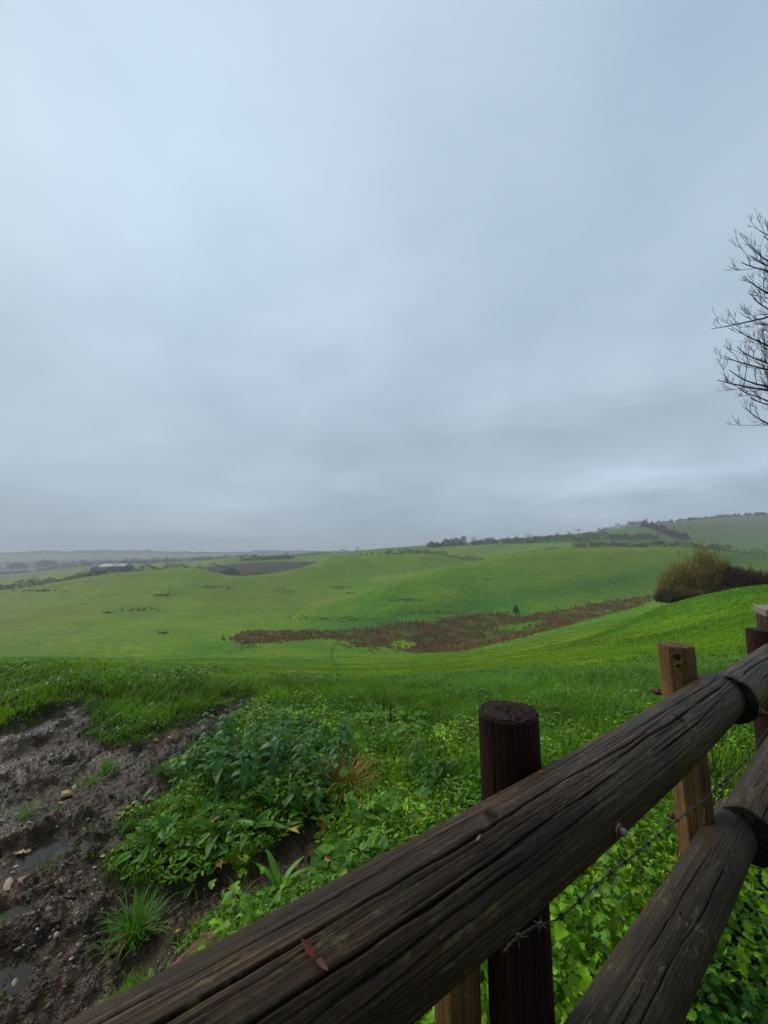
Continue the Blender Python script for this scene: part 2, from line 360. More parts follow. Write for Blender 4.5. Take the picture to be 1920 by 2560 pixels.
def mat_wood(name, dark, mid, light, rough=(.34, .6), green=0, gs=1.0, spec=.5, bumpd=.004):
    """grain runs along gc.x; Col.r = crack depth, plus shade painted on lapped rail ends, Col.g = weathering patch"""
    m, t = newmat(name); g = G(t); V = g.attr('gc', 'Vector'); A = g.n('ShaderNodeSeparateColor'); g.l(g.attr('Col'), A.inputs[0])
    f1 = g.noise(V, 1, 5, .65, (2.4*gs, 170*gs, 20)); f2 = g.noise(V, 1, 4, .7, (8*gs, 460*gs, 60)); f3 = g.noise(V, 1, 3, .5, (3.5, 9, 9))
    c = g.ramp(f1, [(.30, dark), (.50, mid), (.70, light)])
    c = g.mix(1.0, c, g.ramp(f2, [(.3, (.55, .55, .55)), (.7, (1.45, 1.42, 1.38))]), 'MULTIPLY')
    c = g.mix(1.0, c, g.ramp(f3, [(.3, (.65, .66, .70)), (.7, (1.3, 1.22, 1.1))]), 'MULTIPLY')
    if green:
        gp = g.m('MULTIPLY', g.rng(g.noise(V, 1, 4, .7, (20, 55, 30)), .56, .62, 0, 1), g.rng(f3, .46, .58, 0, green))
        c = g.mix(gp, c, (.150, .125, .055))
        al = g.rng(g.noise(V, 1, 4, .6, (3, 7, 5)), .52, .68, 0, .35); c = g.mix(al, c, (.050, .052, .022))
    lo = g.noise(V, 1, 3, .6, (1.6, 26, 9)); c = g.mix(1.0, c, g.ramp(lo, [(.3, (.70, .66, .62)), (.7, (1.3, 1.3, 1.3))]), 'MULTIPLY')
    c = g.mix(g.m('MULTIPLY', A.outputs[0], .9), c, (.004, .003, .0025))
    pz = g.noise(V, 1, 5, .75, (60, 150, 90)); c = g.mix(1.0, c, g.ramp(pz, [(.34, (.6, .6, .6)), (.5, (1, 1, 1)), (.68, (1.3, 1.3, 1.28))]), 'MULTIPLY')
    h = g.m('ADD', g.m('MULTIPLY', f1, .7), g.m('ADD', g.m('MULTIPLY', f2, .4), g.m('MULTIPLY', pz, .5)))
    b = g.bump(h, .8, bumpd)
    rg = g.m('ADD', g.rng(f1, .3, .7, rough[1], rough[0]), g.m('MULTIPLY', A.outputs[0], .4))
    g.out(c, rg, b, spec); return m
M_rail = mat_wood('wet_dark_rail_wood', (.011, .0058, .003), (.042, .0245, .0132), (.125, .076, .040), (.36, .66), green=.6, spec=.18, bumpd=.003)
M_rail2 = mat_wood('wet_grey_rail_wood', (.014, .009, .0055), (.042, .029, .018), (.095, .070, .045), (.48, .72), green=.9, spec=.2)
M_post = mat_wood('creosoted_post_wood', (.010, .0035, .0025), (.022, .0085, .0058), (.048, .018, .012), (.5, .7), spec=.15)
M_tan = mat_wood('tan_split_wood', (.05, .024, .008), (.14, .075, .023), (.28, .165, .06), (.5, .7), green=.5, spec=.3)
M_cap = mat_wood('pale_sawn_wood', (.10, .09, .08), (.20, .18, .16), (.32, .29, .26), (.35, .6), spec=.5)
def mat_plain(name, c, rough=.6, metal=0, nscale=30, vary=.4, bump=.002):
    m, t = newmat(name); g = G(t); tc = g.n('ShaderNodeTexCoord').outputs['Object']; n = g.noise(tc, nscale, 4, .6)
    p = g.out(g.mix(1.0, c, g.ramp(n, [(.3, (1-vary,)*3), (.7, (1+vary,)*3)]), 'MULTIPLY'), rough, g.bump(n, .6, bump)); p.inputs['Metallic'].default_value = metal; return m
M_rust = mat_plain('rusty_steel', (.10, .032, .014), .6, .3, 90)
M_zinc = mat_plain('worn_zinc', (.32, .28, .25), .45, .5, 60)
M_wire = mat_plain('barbed_wire_steel', (.055, .05, .045), .6, .4, 90)
M_stone = mat_leaf('stones', .6, .4, 0, .35)
M_red = mat_plain('red_sandstone', (.15, .048, .028), .7, 0, 26, .6, .02)
M_water, _t = newmat('puddle_water'); _g = G(_t)
_p = _g.out((.030, .024, .017), .09, _g.bump(_g.noise(_g.pos(), 6, 2), .02, .01), .2)
M_roof = mat_plain('pale_barn_roof', (.10, .13, .155), .5, 0, .3, .15)
M_wall = mat_plain('blue_grey_barn_cladding', (.13, .22, .26), .6, 0, .5, .15)
M_dark = mat_plain('dark_opening', (.03, .03, .03), .8, 0, 1, .1)

# ------------------------------------------------------------------ ground sheet (polar grid, finest near the eye)
wet_px = [(573, 1597), (602, 1580), (680, 1576), (845, 1577), (880, 1572), (960, 1563), (1076, 1552), (1150, 1540), (1220, 1534), (1307, 1540), (1380, 1528), (1452, 1517), (1539, 1500), (1625, 1489),
          (1640, 1496), (1597, 1516), (1510, 1540), (1423, 1562), (1307, 1592), (1220, 1614), (1150, 1630), (1093, 1632), (1035, 1634), (960, 1618), (905, 1618), (860, 1602), (800, 1596), (700, 1606), (613, 1612)]
wet_hole = [(1225, 1566), (1290, 1562), (1350, 1550), (1372, 1554), (1300, 1576), (1250, 1580)]
wet_hole2 = [(975, 1605), (1010, 1600), (1045, 1608), (1020, 1622), (980, 1622)]
path_px = [(862, 1578), (850, 1600), (832, 1620), (828, 1640), (836, 1660), (855, 1685), (858, 1700)]
def ground():
    th = np.radians(np.concatenate([np.arange(-180, -52, 2.0), np.arange(-52, 52, .16), np.arange(52, 180, 2.0)])); n = len(th)
    R = [.25]
    while R[-1] < 4300: R.append(R[-1]*(1.0055 if R[-1] > .9 else 1.05))
    R = np.array(R); m = len(R)
    RR, TT = np.meshgrid(R, th, indexing='ij'); X = RR*np.sin(TT); Y = RR*np.cos(TT); Z = Hm(X, Y)
    dY = np.maximum(Y, .3); den = FP*(dY*CP+(Z-EYE)*SP); U = 960+FP*FP*X/den*1.0; Vv = 1280-FP*((Z-EYE)*CP-dY*SP)/(dY*CP+(Z-EYE)*SP)
    U = 960+FP*X/(dY*CP+(Z-EYE)*SP)
    fr = Y > .3
    col = np.zeros(X.shape+(3,)); msk = np.zeros(X.shape+(3,))
    base = np.array([.088, .225, .005]); lime = np.array([.146, .262, .005]); dull = np.array([.150, .205, .014]); cool = np.array([.045, .145, .010])
    k = sstep(fbm(X/25, Y/25, 80, 3), -.4, .4)[..., None]; col[:] = base*(1-k)+lime*k
    k2 = (sstep(RR, 140, 260)*.55+.45*sstep(-U, -500, 0)*sstep(RR, 110, 160))[..., None]; k2 = np.clip(k2+.45*fbm(X/40, Y/40, 84, 3)[..., None]*(RR[..., None] > 80), 0, 1)
    col = col*(1-k2)+dull*k2
    # flat wetter floor along the hill foot is a deeper green
    kc = np.exp(-((Vv-1545+.17*(U-1000))/28)**2)*sstep(U, 620, 800)*(RR > 120); col = col*(1-.7*kc[..., None])+cool*.7*kc[..., None]
    # nearest turf: soil showing between stems
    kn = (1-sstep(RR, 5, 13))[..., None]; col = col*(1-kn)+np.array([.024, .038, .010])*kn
    wm = fr & (RR > 60) & (RR < 400) & inpoly(U, Vv, wet_px) & ~inpoly(U, Vv, wet_hole) & ~inpoly(U, Vv, wet_hole2)
    kw = sstep(fbm(X/6, Y/6, 90, 3), -.5, .3)[..., None]; col = np.where(wm[..., None], np.array([.07, .12, .010])*(1-kw)+np.array([.10, .065, .014])*kw, col)
    pd = np.full(X.shape, 99.0)
    for a, b in zip(path_px[:-1], path_px[1:]):
        ax, ay = a; bx, by = b; L = (bx-ax)**2+(by-ay)**2; t = np.clip(((U-ax)*(bx-ax)+(Vv-ay)*(by-ay))/L, 0, 1); pd = np.minimum(pd, np.hypot(U-ax-t*(bx-ax), Vv-ay-t*(by-ay)))
    pk = np.exp(-(pd/3.0)**2)*(RR > 20)*fr*.75; col = col*(1-pk[..., None])+np.array([.02, .055, .008])*pk[..., None]
    # fields beyond the pasture
    pl = fr & (RR > 395) & (RR < 620) & (U > 520) & (U < 790); 
    plough = pl & (Vv > 1404-0*U) & (RR < 575)
    msk[..., 1][plough] = 1
    gf = fr & (RR > 575) & (U > 560); col[gf] = col[gf]*.3+np.array([.07, .17, .018])*.7
    tan_ = fr & ((RR > 900) | ((RR > 640) & (U > 1600) & (Vv < 1352))); kt = tan_[..., None]*.7; col = col*(1-kt)+np.array([.105, .125, .035])*kt
    msk[..., 0] = mudmask(X, Y)*(RR < 13)
    # darker bare lines: the short track in the pasture
    for line in ([(680, 1703), (740, 1697), (800, 1686)], [(370, 1702), (410, 1688), (455, 1672)], [(560, 1790), (600, 1760), (640, 1745)]):
        q = np.full(X.shape, 99.0)
        for a, b in zip(line[:-1], line[1:]):
            ax, ay = a; bx, by = b; L = (bx-ax)**2+(by-ay)**2; t = np.clip(((U-ax)*(bx-ax)+(Vv-ay)*(by-ay))/L, 0, 1); q = np.minimum(q, np.hypot((U-ax-t*(bx-ax)), (Vv-ay-t*(by-ay))*1.6))
        msk[..., 0] = np.maximum(msk[..., 0], np.exp(-(q/6)**2)*fr*(RR < 40)*(fbm(X*1.5, Y*1.5, 88, 2) > -.35))
    V = np.stack([X, Y, Z], -1).reshape(-1, 3)
    i = np.arange(m-1)[:, None]*n; j = np.arange(n)[None]; j2 = (j+1) % n
    F = np.stack([i+j, i+j2, i+n+j2, i+n+j], -1).reshape(-1, 4)[:, ::-1]
    c0 = len(V); V = np.vstack([V, [0, 0, float(Hm(0.01, 0.01))]]); T = np.stack([np.full(n, c0), np.arange(n), (np.arange(n)+1) % n], -1)[:, ::-1]
    cc = np.vstack([col.reshape(-1, 3), [[.03, .03, .01]]]); mm = np.vstack([msk.reshape(-1, 3), [[1, 0, 0]]])
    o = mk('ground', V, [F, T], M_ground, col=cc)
    a = o.data.color_attributes.new('msk', 'FLOAT_COLOR', 'POINT'); c4 = np.ones((len(V), 4)); c4[:, :3] = mm; a.data.foreach_set('color', c4.ravel())
    tag(o, 'rolling green pasture falling from a churned muddy field corner', 'ground', kind='structure')
ground()
# puddles: level water in the ruts; the uneven mud cuts their shoreline
for P in PUD:
    P = np.array(P); c = P.mean(0); e = P-c; L = np.hypot(*e.T)[:, None]; q = c+e*(1+.10/np.maximum(L, .05)); n = len(q); zs = Hm(P[:, 0]*.6+c[0]*.4, P[:, 1]*.6+c[1]*.4)
    z = float(H0(c[0], c[1]))-.064
    V = np.vstack([np.c_[q, np.full(n, z)], [[c[0], c[1], z]]]); T = np.stack([np.full(n, n), np.arange(n), (np.arange(n)+1) % n], -1)
    tag(mk('puddle', V, [T], M_water, smooth=False), 'shallow brown puddle lying in the muddy ruts', 'puddle', 'puddles in the muddy ruts', 'structure')
# ------------------------------------------------------------------ post and rail fence close by
FD = np.array([.79, .613, 0]); FD /= np.linalg.norm(FD); FN = np.array([-FD[1], FD[0], 0]); UP = np.array([0, 0, 1.])
def top_axis(s): return s[..., None]*FD+(.4986-.0243*s+.0193*s*s)[..., None]*FN+(EYE-.5227-.0293*s-.0032*s*s)[..., None]*UP
def low_axis(s): return s[..., None]*FD+(.4927-.0016*s+.011*s*s)[..., None]*FN+(EYE-1.1124+.0077*s-.0153*s*s)[..., None]*UP
def top_r(s): return .0825+.0038*s
def low_r(s): return .0815-.0001*s
def timber(name, axis, U, W, rad, s0, s1, ns, nth, seed, mat, parent, cracks=(), nfine=40, cap0=True, cap1=True, bow=.004, fine=.0011, end_wob=.012, flats=0, capdome=.006, fine_band=None, rough_end=.0, knots=(), cap_shade=0.):
    """a log: axis(s) -> points, U and W span its section, rad(s, th); cracks = (theta, depth, half width, s_from, s_to)"""
    rg = np.random.default_rng(seed)
    s = np.linspace(s0, s1, ns); th = np.linspace(0, 2*PI, nth, endpoint=False); S, T = np.meshgrid(s, th, indexing='ij')
    r_mean = float(np.mean(rad(s, 0*s))); arc = T*r_mean
    cT, sT = np.cos(T), np.sin(T)
    R = rad(S, T)+bow*fbm(S*1.6+seed, cT*1.2+sT*.7+5, seed, 3)
    # periodic stretched grain
    seam = np.minimum(T, 2*PI-T); wgt = sstep(seam, 0, .15)
    g1 = fbm(S*3.1+seed, T*r_mean*230, seed+3, 3, .6); g2 = fbm(S*1.3+4, T*r_mean*42, seed+5, 3)
    R = R+(fine*.7*g1+fine*.25*g2)*wgt
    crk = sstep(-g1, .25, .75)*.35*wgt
    allc = [c for c in cracks]
    for _ in range(nfine):
        a = rg.uniform(s0, s1); L = rg.exponential(.22)+.06
        t_ = rg.uniform(0, 2*PI) if fine_band is None or rg.random() < .3 else rg.uniform(*fine_band)
        allc.append((t_, rg.uniform(.0008, .0028), rg.uniform(.0005, .0011), a, a+L))
    for k, (t0, dep, hw, a, b) in enumerate(allc):
        i0, i1 = np.searchsorted(s, [a, b]);
        if i1-i0 < 3: continue
        ss = s[i0:i1]; ctr = t0+(.10 if k < len(cracks) else .03)*fbm(ss*2.3+k*3.1, ss*0+k, seed+9, 2)*1.0+.02*fbm(ss*14+k, ss*0, seed+11, 2)
        tap = sstep((ss-a)/(b-a), 0, .18)*sstep((b-ss)/(b-a), 0, .18)*(.65+.35*fbm(ss*9+k, ss*0+2, seed+13, 2)+.2)
        d = (T[i0:i1]-ctr[:, None]+PI) % (2*PI)-PI; x = d*r_mean/(hw*np.maximum(tap, .15)[:, None])
        gsn = np.exp(-x*x)*tap[:, None]
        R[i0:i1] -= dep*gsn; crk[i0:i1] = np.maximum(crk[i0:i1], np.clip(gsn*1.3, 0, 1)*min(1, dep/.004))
    for (ks, kt, kr) in knots:
        d = np.hypot(S-ks, ((T-kt+PI) % (2*PI)-PI)*r_mean)/kr; R -= .004*np.exp(-d*d*1.5)-.003*np.exp(-(d-1.1)**2*6); crk = np.maximum(crk, .8*sstep(-d, -1, -.5))
    So = S.copy()
    e0 = end_wob*fbm(cT*1.5+seed, sT*1.5, seed+20, 3)
    fade0 = np.clip(1-(S-s0)/.06, 0, 1); fade1 = np.clip(1-(s1-S)/.06, 0, 1)
    So = So+e0*fade0*(1 if cap0 else 0)+e0*fade1*(1 if cap1 else 0)
    # rounded arrises
    R = R-.004*np.clip(1-(S-s0)/.006, 0, 1)**2-.004*np.clip(1-(s1-S)/.006, 0, 1)**2
    P = axis(So)+R[..., None]*(cT[..., None]*U+sT[..., None]*W)
    V = [P.reshape(-1, 3)]; col = [np.stack([crk, crk*0, crk*0], -1).reshape(-1, 3)]; gc = [np.stack([S, arc, R*0], -1).reshape(-1, 3)]
    i = np.arange(ns-1)[:, None]*nth; j = np.arange(nth)[None]; j2 = (j+1) % nth
    F = [np.stack([i+j, i+j2, i+nth+j2, i+nth+j], -1).reshape(-1, 4)]; base = ns*nth
    for end, on in ((0, cap0), (1, cap1)):
        if not on: continue
        ring0 = np.arange(nth)+(0 if end == 0 else (ns-1)*nth); edge = P[0 if end == 0 else -1]; ctr = edge.mean(0)
        ax = axis(np.array([s[1], s[-2]])); dirv = (ax[1]-ax[0]); dirv /= np.linalg.norm(dirv); dirv = -dirv if end == 0 else dirv
        prev = ring0; fr = [.985, .95, .9, .82, .74, .66, .58, .5, .42, .34, .26, .18, .1, .04]
        for q in fr:
            pts = ctr+(edge-ctr)*q; hh = capdome*(1-q*q)+.0018*fbm(cT[0]*q*9+seed, sT[0]*q*9, seed+30, 3)+.0009*np.sin(q*60+2*fbm(cT[0]*2, sT[0]*2, seed+31, 2))+rough_end*fbm(cT[0]*q*5+seed, sT[0]*q*5, seed+33, 4)
            pts = pts+dirv*hh[:, None]; V.append(pts)
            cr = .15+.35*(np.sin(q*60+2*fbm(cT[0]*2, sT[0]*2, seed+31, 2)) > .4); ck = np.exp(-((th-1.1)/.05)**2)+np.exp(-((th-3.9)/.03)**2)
            col.append(np.stack([np.clip(cr*.4+ck+cap_shade, 0, 1)]*1+[cr*0]*2, -1)); gc.append(np.stack([th*.02, q*r_mean+0*th, 0*th], -1))  # lapped end faces painted near black, standing in for the joint's shadow
            cur = base+np.arange(nth); base += nth
            f4 = np.stack([prev, cur, np.roll(cur, -1), np.roll(prev, -1)], -1)
            F.append(f4[:, ::-1] if end == 0 else f4[:, ::1]); prev = cur
        V.append(ctr[None]+dirv*capdome); col.append(np.array([[.3, 0, 0]])); gc.append(np.zeros((1, 3)))
        F.append(np.stack([np.full(nth, base), prev, np.roll(prev, -1)], -1)); base += 1
    o = mk(name, np.vstack(V), F, mat, parent, col=np.vstack(col), gc=np.vstack(gc))
    return o
fence = empty('wooden_fence', tuple(FN*.655+FD*.9))
tag(fence, 'dark wet post and rail fence running up beside the field', 'fence')
fence_children = []
def fpart(o): 
    o.parent = fence; o.matrix_parent_inverse = fence.matrix_basis.inverted(); return o
d2r = math.radians
# theta 0 faces the eye side, 90 deg is up
fpart(tag(timber('rail', top_axis, -FN, UP, lambda s, t: top_r(s)*(1+.025*np.cos(2*t-.6)), -.95, 2.30, 1500, 400, 3, M_rail, None,
       cracks=[(d2r(77), .014, .0019, -.9, 1.55), (d2r(50), .012, .0017, -.9, 1.2), (d2r(33), .006, .0022, -.7, 1.05), (d2r(62), .009, .0028, .9, 2.3), (d2r(84), .007, .002, 1.2, 2.3), (d2r(98), .004, .0010, -.3, .7), (d2r(18), .005, .0012, -.2, .8), (d2r(40), .007, .002, 1.1, 2.2),
               (d2r(4), .005, .0012, .1, 1.1), (d2r(-14), .004, .0011, -.5, .9), (d2r(66), .004, .0009, -.6, .35), (d2r(109), .004, .0010, .1, 1.4)],
       nfine=460, fine_band=(d2r(-50), d2r(75)), fine=.0010, bow=.003, end_wob=.02, knots=((1.5, d2r(58), .02), (.62, d2r(86), .016))), 'weathered grey brown top rail with long drying cracks'))
T2 = top_axis(np.array([2.15]))[0]-FN*.040-UP*.004
def ax2(s): return T2+(s[..., None]-2.15)*(FD+FN*.045-UP*.045)
ax2o = lambda s: ax2(s)
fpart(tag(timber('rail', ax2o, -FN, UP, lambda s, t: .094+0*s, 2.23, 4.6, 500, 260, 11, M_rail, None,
       cracks=[(d2r(70), .008, .003, 2.2, 3.6), (d2r(40), .006, .002, 2.3, 4), (d2r(95), .006, .002, 2.15, 3.1)], nfine=90, cap_shade=.75, fine=.0012, end_wob=.03), 'thick dark top rail lapped over the end of the nearer one'))
fpart(tag(timber('rail', low_axis, -FN, UP, lambda s, t: low_r(s)*(1+.02*np.cos(2*t+.5)), -.3, 2.46, 1150, 320, 17, M_rail2, None,
       cracks=[(d2r(70), .008, .0022, .1, 1.3), (d2r(50), .007, .002, .9, 2.0), (d2r(30), .006, .002, .3, 1.1), (d2r(86), .005, .0016, 1.2, 2.0)], nfine=110, fine=.0010, bow=.004, end_wob=.02,
       knots=((1.02, d2r(60), .006), (.86, d2r(55), .006), (1.5, d2r(75), .006))), 'grey brown lower rail with lichen flecks'))
T4 = low_axis(np.array([2.1]))[0]-FN*.046+UP*.0
def ax4(s): return T4+(s[..., None]-2.1)*(FD+FN*.03-UP*.03)
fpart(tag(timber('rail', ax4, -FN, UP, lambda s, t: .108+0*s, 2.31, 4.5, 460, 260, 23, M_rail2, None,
       cracks=[(d2r(60), .007, .0025, 1.95, 3)], nfine=60, cap_shade=.75, fine=.0012, end_wob=.03), 'thick dark lower rail overlapping the nearer one'))
def onperp(px, perp=.655):
    k = (px-960)/1005.8; Y = perp/(FN[1]+FN[0]*k); return np.array([k*Y, Y])
def post(px, row, r, seed, mat, lean=0, label=None, flats=0, nfine=30, perp=.655, name='post', zlow=-.3, cracks=(), top=None, knots=(), cap=.006, ns=420, nth=240, rough_end=.0, slope=0, leany=0):
    x, y = onperp(px, perp); v = 1280-row; zt = EYE+(FP*SP+v*CP)/(FP*CP-v*SP)*y if top is None else top
    def axis(s): return np.stack([x+lean*(zt-s), y+leany*(zt-s), s], -1)
    U_ = np.array([-x, -y, 0])/math.hypot(x, y); W_ = np.array([-U_[1], U_[0], 0])   # theta 0 looks at the eye, 90 is to its right
    def rad(s, t):
        q = r+0*s
        if flats:
            a = (t+.35) % (2*PI/flats)-PI/flats; q = r*(.955/np.cos(a))*.5/.5
            q = q*(1+.03*np.sin(t*2+1))
        return q*(1+.012*(zt-s))
    o = timber(name, axis, U_, W_, rad, zlow, zt, ns, nth, seed, mat, None, cracks=cracks, nfine=nfine, cap0=False, fine=.0007, bow=.002, end_wob=.003+slope, knots=knots, capdome=cap, rough_end=rough_end)
    if label: o['label'] = label
    return o, np.array([x, y, zt])
oA, pA = post(1258, 1777, .0745, 31, M_post, .012, 'dark red brown round post with rough sawn top', nfine=26, cracks=((d2r(28), .006, .0014, .4, 1.3), (d2r(-28), .004, .001, .6, 1.3), (d2r(52), .003, .001, .2, 1.1)), cap=.008, rough_end=.006); fpart(oA)
oB, pB = post(1671, 1611, .0665, 37, M_tan, .035, 'tan split post with a dark knot near its top', flats=7, nfine=120, knots=((EYE-.44, d2r(4), .017), (EYE-.475, d2r(3), .010)), cap=.001, cracks=((d2r(-20), .004, .0016, .9, 1.3), (d2r(22), .004, .0014, .7, 1.3), (d2r(38), .004, .0016, .4, 1.2)), rough_end=.003); fpart(oB)
oC, pC = post(1888, 1574, .094, 41, M_post, .0, 'dark round post beyond the tan one', nfine=16, ns=220, nth=140, cap=.004); fpart(oC)
oS, pS = post(1128, 2300, .052, 43, M_tan, .0, None, flats=5, nfine=60, perp=.75, name='fence_stake', top=EYE-.86, ns=260, nth=140)
tag(oS, 'greenish brown timber stake behind the dark round post below the rail', 'stake')
# squared gate post with a pale sawn top at the frame edge
def boxpost():
    x, y = 3.22, 3.36; zt = EYE+tanrow(1520)*y; hw = .105
    t = empty('gate_post', (x, y, 0), d2r(-22)); tag(t, 'square dark post with pale sawn top beyond the round posts', 'post')
    def blk(nm, h0, h1, w_, mat, tilt=0, seed=0):
        n = 26; zs = np.linspace(h0, h1, 80); ang = np.linspace(0, 2*PI, 4*n, endpoint=False)
        sq = np.stack([np.cos(ang), np.sin(ang)], 1); sq = sq/np.maximum(np.abs(sq).max(1), .0)[:, None]; nrm = np.abs(sq).min(1); sq = sq*(1-.02*nrm**6)[:, None]
        Z, A = np.meshgrid(zs, ang, indexing='ij'); rr_ = w_+.0015*fbm(A*9, Z*2, seed, 3)
        P = np.stack([sq[None, :, 0]*rr_, sq[None, :, 1]*rr_, Z+tilt*sq[None, :, 1]*rr_], -1)
        V = np.vstack([P.reshape(-1, 3), (P[-1]*[.93, .93, 1])+[0, 0, .004], [[0, 0, h1+.006]], [[0, 0, h0]]]); m_ = len(ang); nz = len(zs)
        i = np.arange(nz-1)[:, None]*m_; j = np.arange(m_)[None]; j2 = (j+1) % m_
        F4 = np.stack([i+j, i+j2, i+m_+j2, i+m_+j], -1).reshape(-1, 4); a_ = (nz-1)*m_+np.arange(m_); b_ = nz*m_+np.arange(m_)
        F4 = np.vstack([F4, np.stack([a_, np.roll(a_, -1), np.roll(b_, -1), b_], -1)])
        F3 = np.vstack([np.stack([b_, np.roll(b_, -1), np.full(m_, nz*m_+m_)], -1), np.stack([np.roll(np.arange(m_), -1), np.arange(m_), np.full(m_, nz*m_+m_+1)], -1)])
        g_ = np.c_[V[:, 2], V[:, 0]+V[:, 1], V[:, 0]*0]; 
        return mk(nm, V, [F4, F3], mat, t, col=np.zeros((len(V), 3)), gc=g_)
    blk('shaft', -.3, zt-.051, hw*.93, M_rail, 0, 5); blk('cap', zt-.05, zt, hw, M_cap, .10, 6)
boxpost()
# bolts
def bolt(p, axis, L, r, parent=fence, mat=None, head=True, label=None, name='bolt'):
    axis = np.array(axis, float); axis /= np.linalg.norm(axis); a = np.cross(axis, [0, 0, 1]); a /= np.linalg.norm(a); b = np.cross(axis, a); V = []; F4 = []; prof = [(0, r*1.75), (.003, r*1.75), (.0032, r*1.25), (L*.55, r*1.25), (L*.56, r*.75), (L, r*.72), (L+.001, 0.0005)] if head else [(0, r), (L*.5, r*.97), (L*.52, r*1.5), (L*.8, r*1.5), (L*.82, r*.8), (L, r*.8), (L+.001, .0005)]
    n = 12
    for k, (h, q) in enumerate(prof):
        for i in range(n):
            an = 2*PI*i/n+.3; qq = q*(1/math.cos(((an) % (PI/3))-PI/6)*.93 if k in (2, 3) else 1)
            V.append(np.array(p)+axis*h+qq*(a*math.cos(an)+b*math.sin(an)))
    for k in range(len(prof)-1):
        for i in range(n): F4.append((k*n+i, k*n+(i+1) % n, (k+1)*n+(i+1) % n, (k+1)*n+i))
    o = mk(name, V, [np.array(F4)], mat or M_rust, None, smooth=False); fpart(o)
    if label: o['label'] = label
    return o
def logray(x, y, axis, rad, s0=-.5, s1=2.1):
    d = np.array(pxdir(x, y)); d /= np.linalg.norm(d); o = np.array([0, 0, EYE]); S = np.linspace(s0, s1, 4000); A = axis(S)-o; t = A@d; dist = np.linalg.norm(A-t[:, None]*d, axis=1); r_ = rad(S)
    ok = dist < r_
    # exact: march
    ts = np.linspace(.3, 4, 6000); P = o+ts[:, None]*d; sp = (P@FD); ok = (sp > s0) & (sp < s1); sd_ = np.linalg.norm(P-axis(sp), axis=1)-rad(sp); k = np.where(ok & (sd_ < 0))[0]
    if not len(k): return None
    p = P[k[0]]; n_ = p-axis(np.array([sp[k[0]]]))[0]; return p, n_/np.linalg.norm(n_)
hit = logray(1540, 2072, top_axis, top_r); print('bolt hit', hit)
bolt(hit[0]-hit[1]*.006, -FN*.9+hit[1]*.3, .024, .0105, label='rusty hexagonal bolt head with a pale worn face', mat=M_zinc)
bolt(hit[0]-hit[1]*.002, -FN*.9+hit[1]*.3, .012, .014)
sB = pB[:2]@FD[:2]
for row, L in ((1733, .055), (2045, .045)):
    z = EYE+tanrow(row)*(pB[1]+.05); bolt(np.array([pB[0], pB[1], z])+FN*.055+np.array([.035*(pB[2]-z), 0, 0]), FN, L, .010, head=False)
bolt(np.array([pC[0], pC[1], EYE+tanrow(1624)*pC[1]])+np.array([-.075, -.06, 0]), (-1, -.3, 0), .02, .009, mat=M_zinc)
hb_ = ax2(np.array([2.16]))[0]; bolt(hb_-FN*.10+UP*-.01+FD*.02, -FN, .02, .012)
# barbed wire between the rails
wire_px = [(1262, 2380), (1276, 2360), (1330, 2321), (1395, 2297), (1460, 2243), (1521, 2186), (1578, 2143), (1638, 2095), (1690, 2054), (1755, 2004), (1799, 1965), (1830, 1936), (1860, 1905), (1890, 1866), (1911, 1834), (1945, 1795), (2000, 1740)]
def perp3(px, row, perp):
    d = np.array(pxdir(px, row)); t = perp/(d@FN); return d*t+np.array([0, 0, EYE])
WP = np.array([perp3(a, b, .545+.0*i) for i, (a, b) in enumerate(wire_px)])
def resample(P, step):
    L = np.concatenate([[0], np.cumsum(np.linalg.norm(np.diff(P, axis=0), axis=1))]); n = max(3, int(L[-1]/step)); q = np.linspace(0, L[-1], n)
    return np.stack([pchip(L, P[:, k], q) for k in range(3)], 1)
def tube(P, r, ns=5):
    """polyline tube; returns V, F4"""
    P = np.asarray(P, float); n = len(P); r = np.broadcast_to(np.asarray(r, float), (n,)); t = np.gradient(P, axis=0); t /= np.linalg.norm(t, axis=1)[:, None]+1e-12
    ref = np.where(np.abs(t[:, 2:3]) < .9, np.array([[0, 0, 1.]]), np.array([[1., 0, 0]])); a = np.cross(t, ref); a /= np.linalg.norm(a, axis=1)[:, None]; b = np.cross(t, a)
    an = np.linspace(0, 2*PI, ns, endpoint=False); V = P[:, None]+r[:, None, None]*(np.cos(an)[None, :, None]*a[:, None]+np.sin(an)[None, :, None]*b[:, None])
    i = np.arange(n-1)[:, None]*ns; j = np.arange(ns)[None]; j2 = (j+1) % ns
    return V.reshape(-1, 3), np.stack([i+j, i+j2, i+ns+j2, i+ns+j], -1).reshape(-1, 4)
def join(parts):
    V = []; F = {}; o = 0
    for v, f in parts:
        V.append(v); F.setdefault(f.shape[1], []).append(f+o); o += len(v)
    return np.vstack(V), [np.vstack(q) for q in F.values()]
wire = empty('barbed_wire', tuple(WP[0])); tag(wire, 'twisted barbed wire strung between the two rails', 'barbed wire')
def wpart(name, parts, mat=M_wire):
    V, F = join(parts); o = mk(name, V-WP[0], F, mat, wire); return o
Q = resample(WP, .004); ph = np.arange(len(Q))*.004/.032*2*PI
tq = np.gradient(Q, axis=0); tq /= np.linalg.norm(tq, axis=1)[:, None]; aq = np.cross(tq, [0, 0, 1]); aq /= np.linalg.norm(aq, axis=1)[:, None]; bq = np.cross(tq, aq)
for k in range(2):
    wpart('strand', [tube(Q+.0017*(np.cos(ph+k*PI)[:, None]*aq+np.sin(ph+k*PI)[:, None]*bq), .0012, 5)])
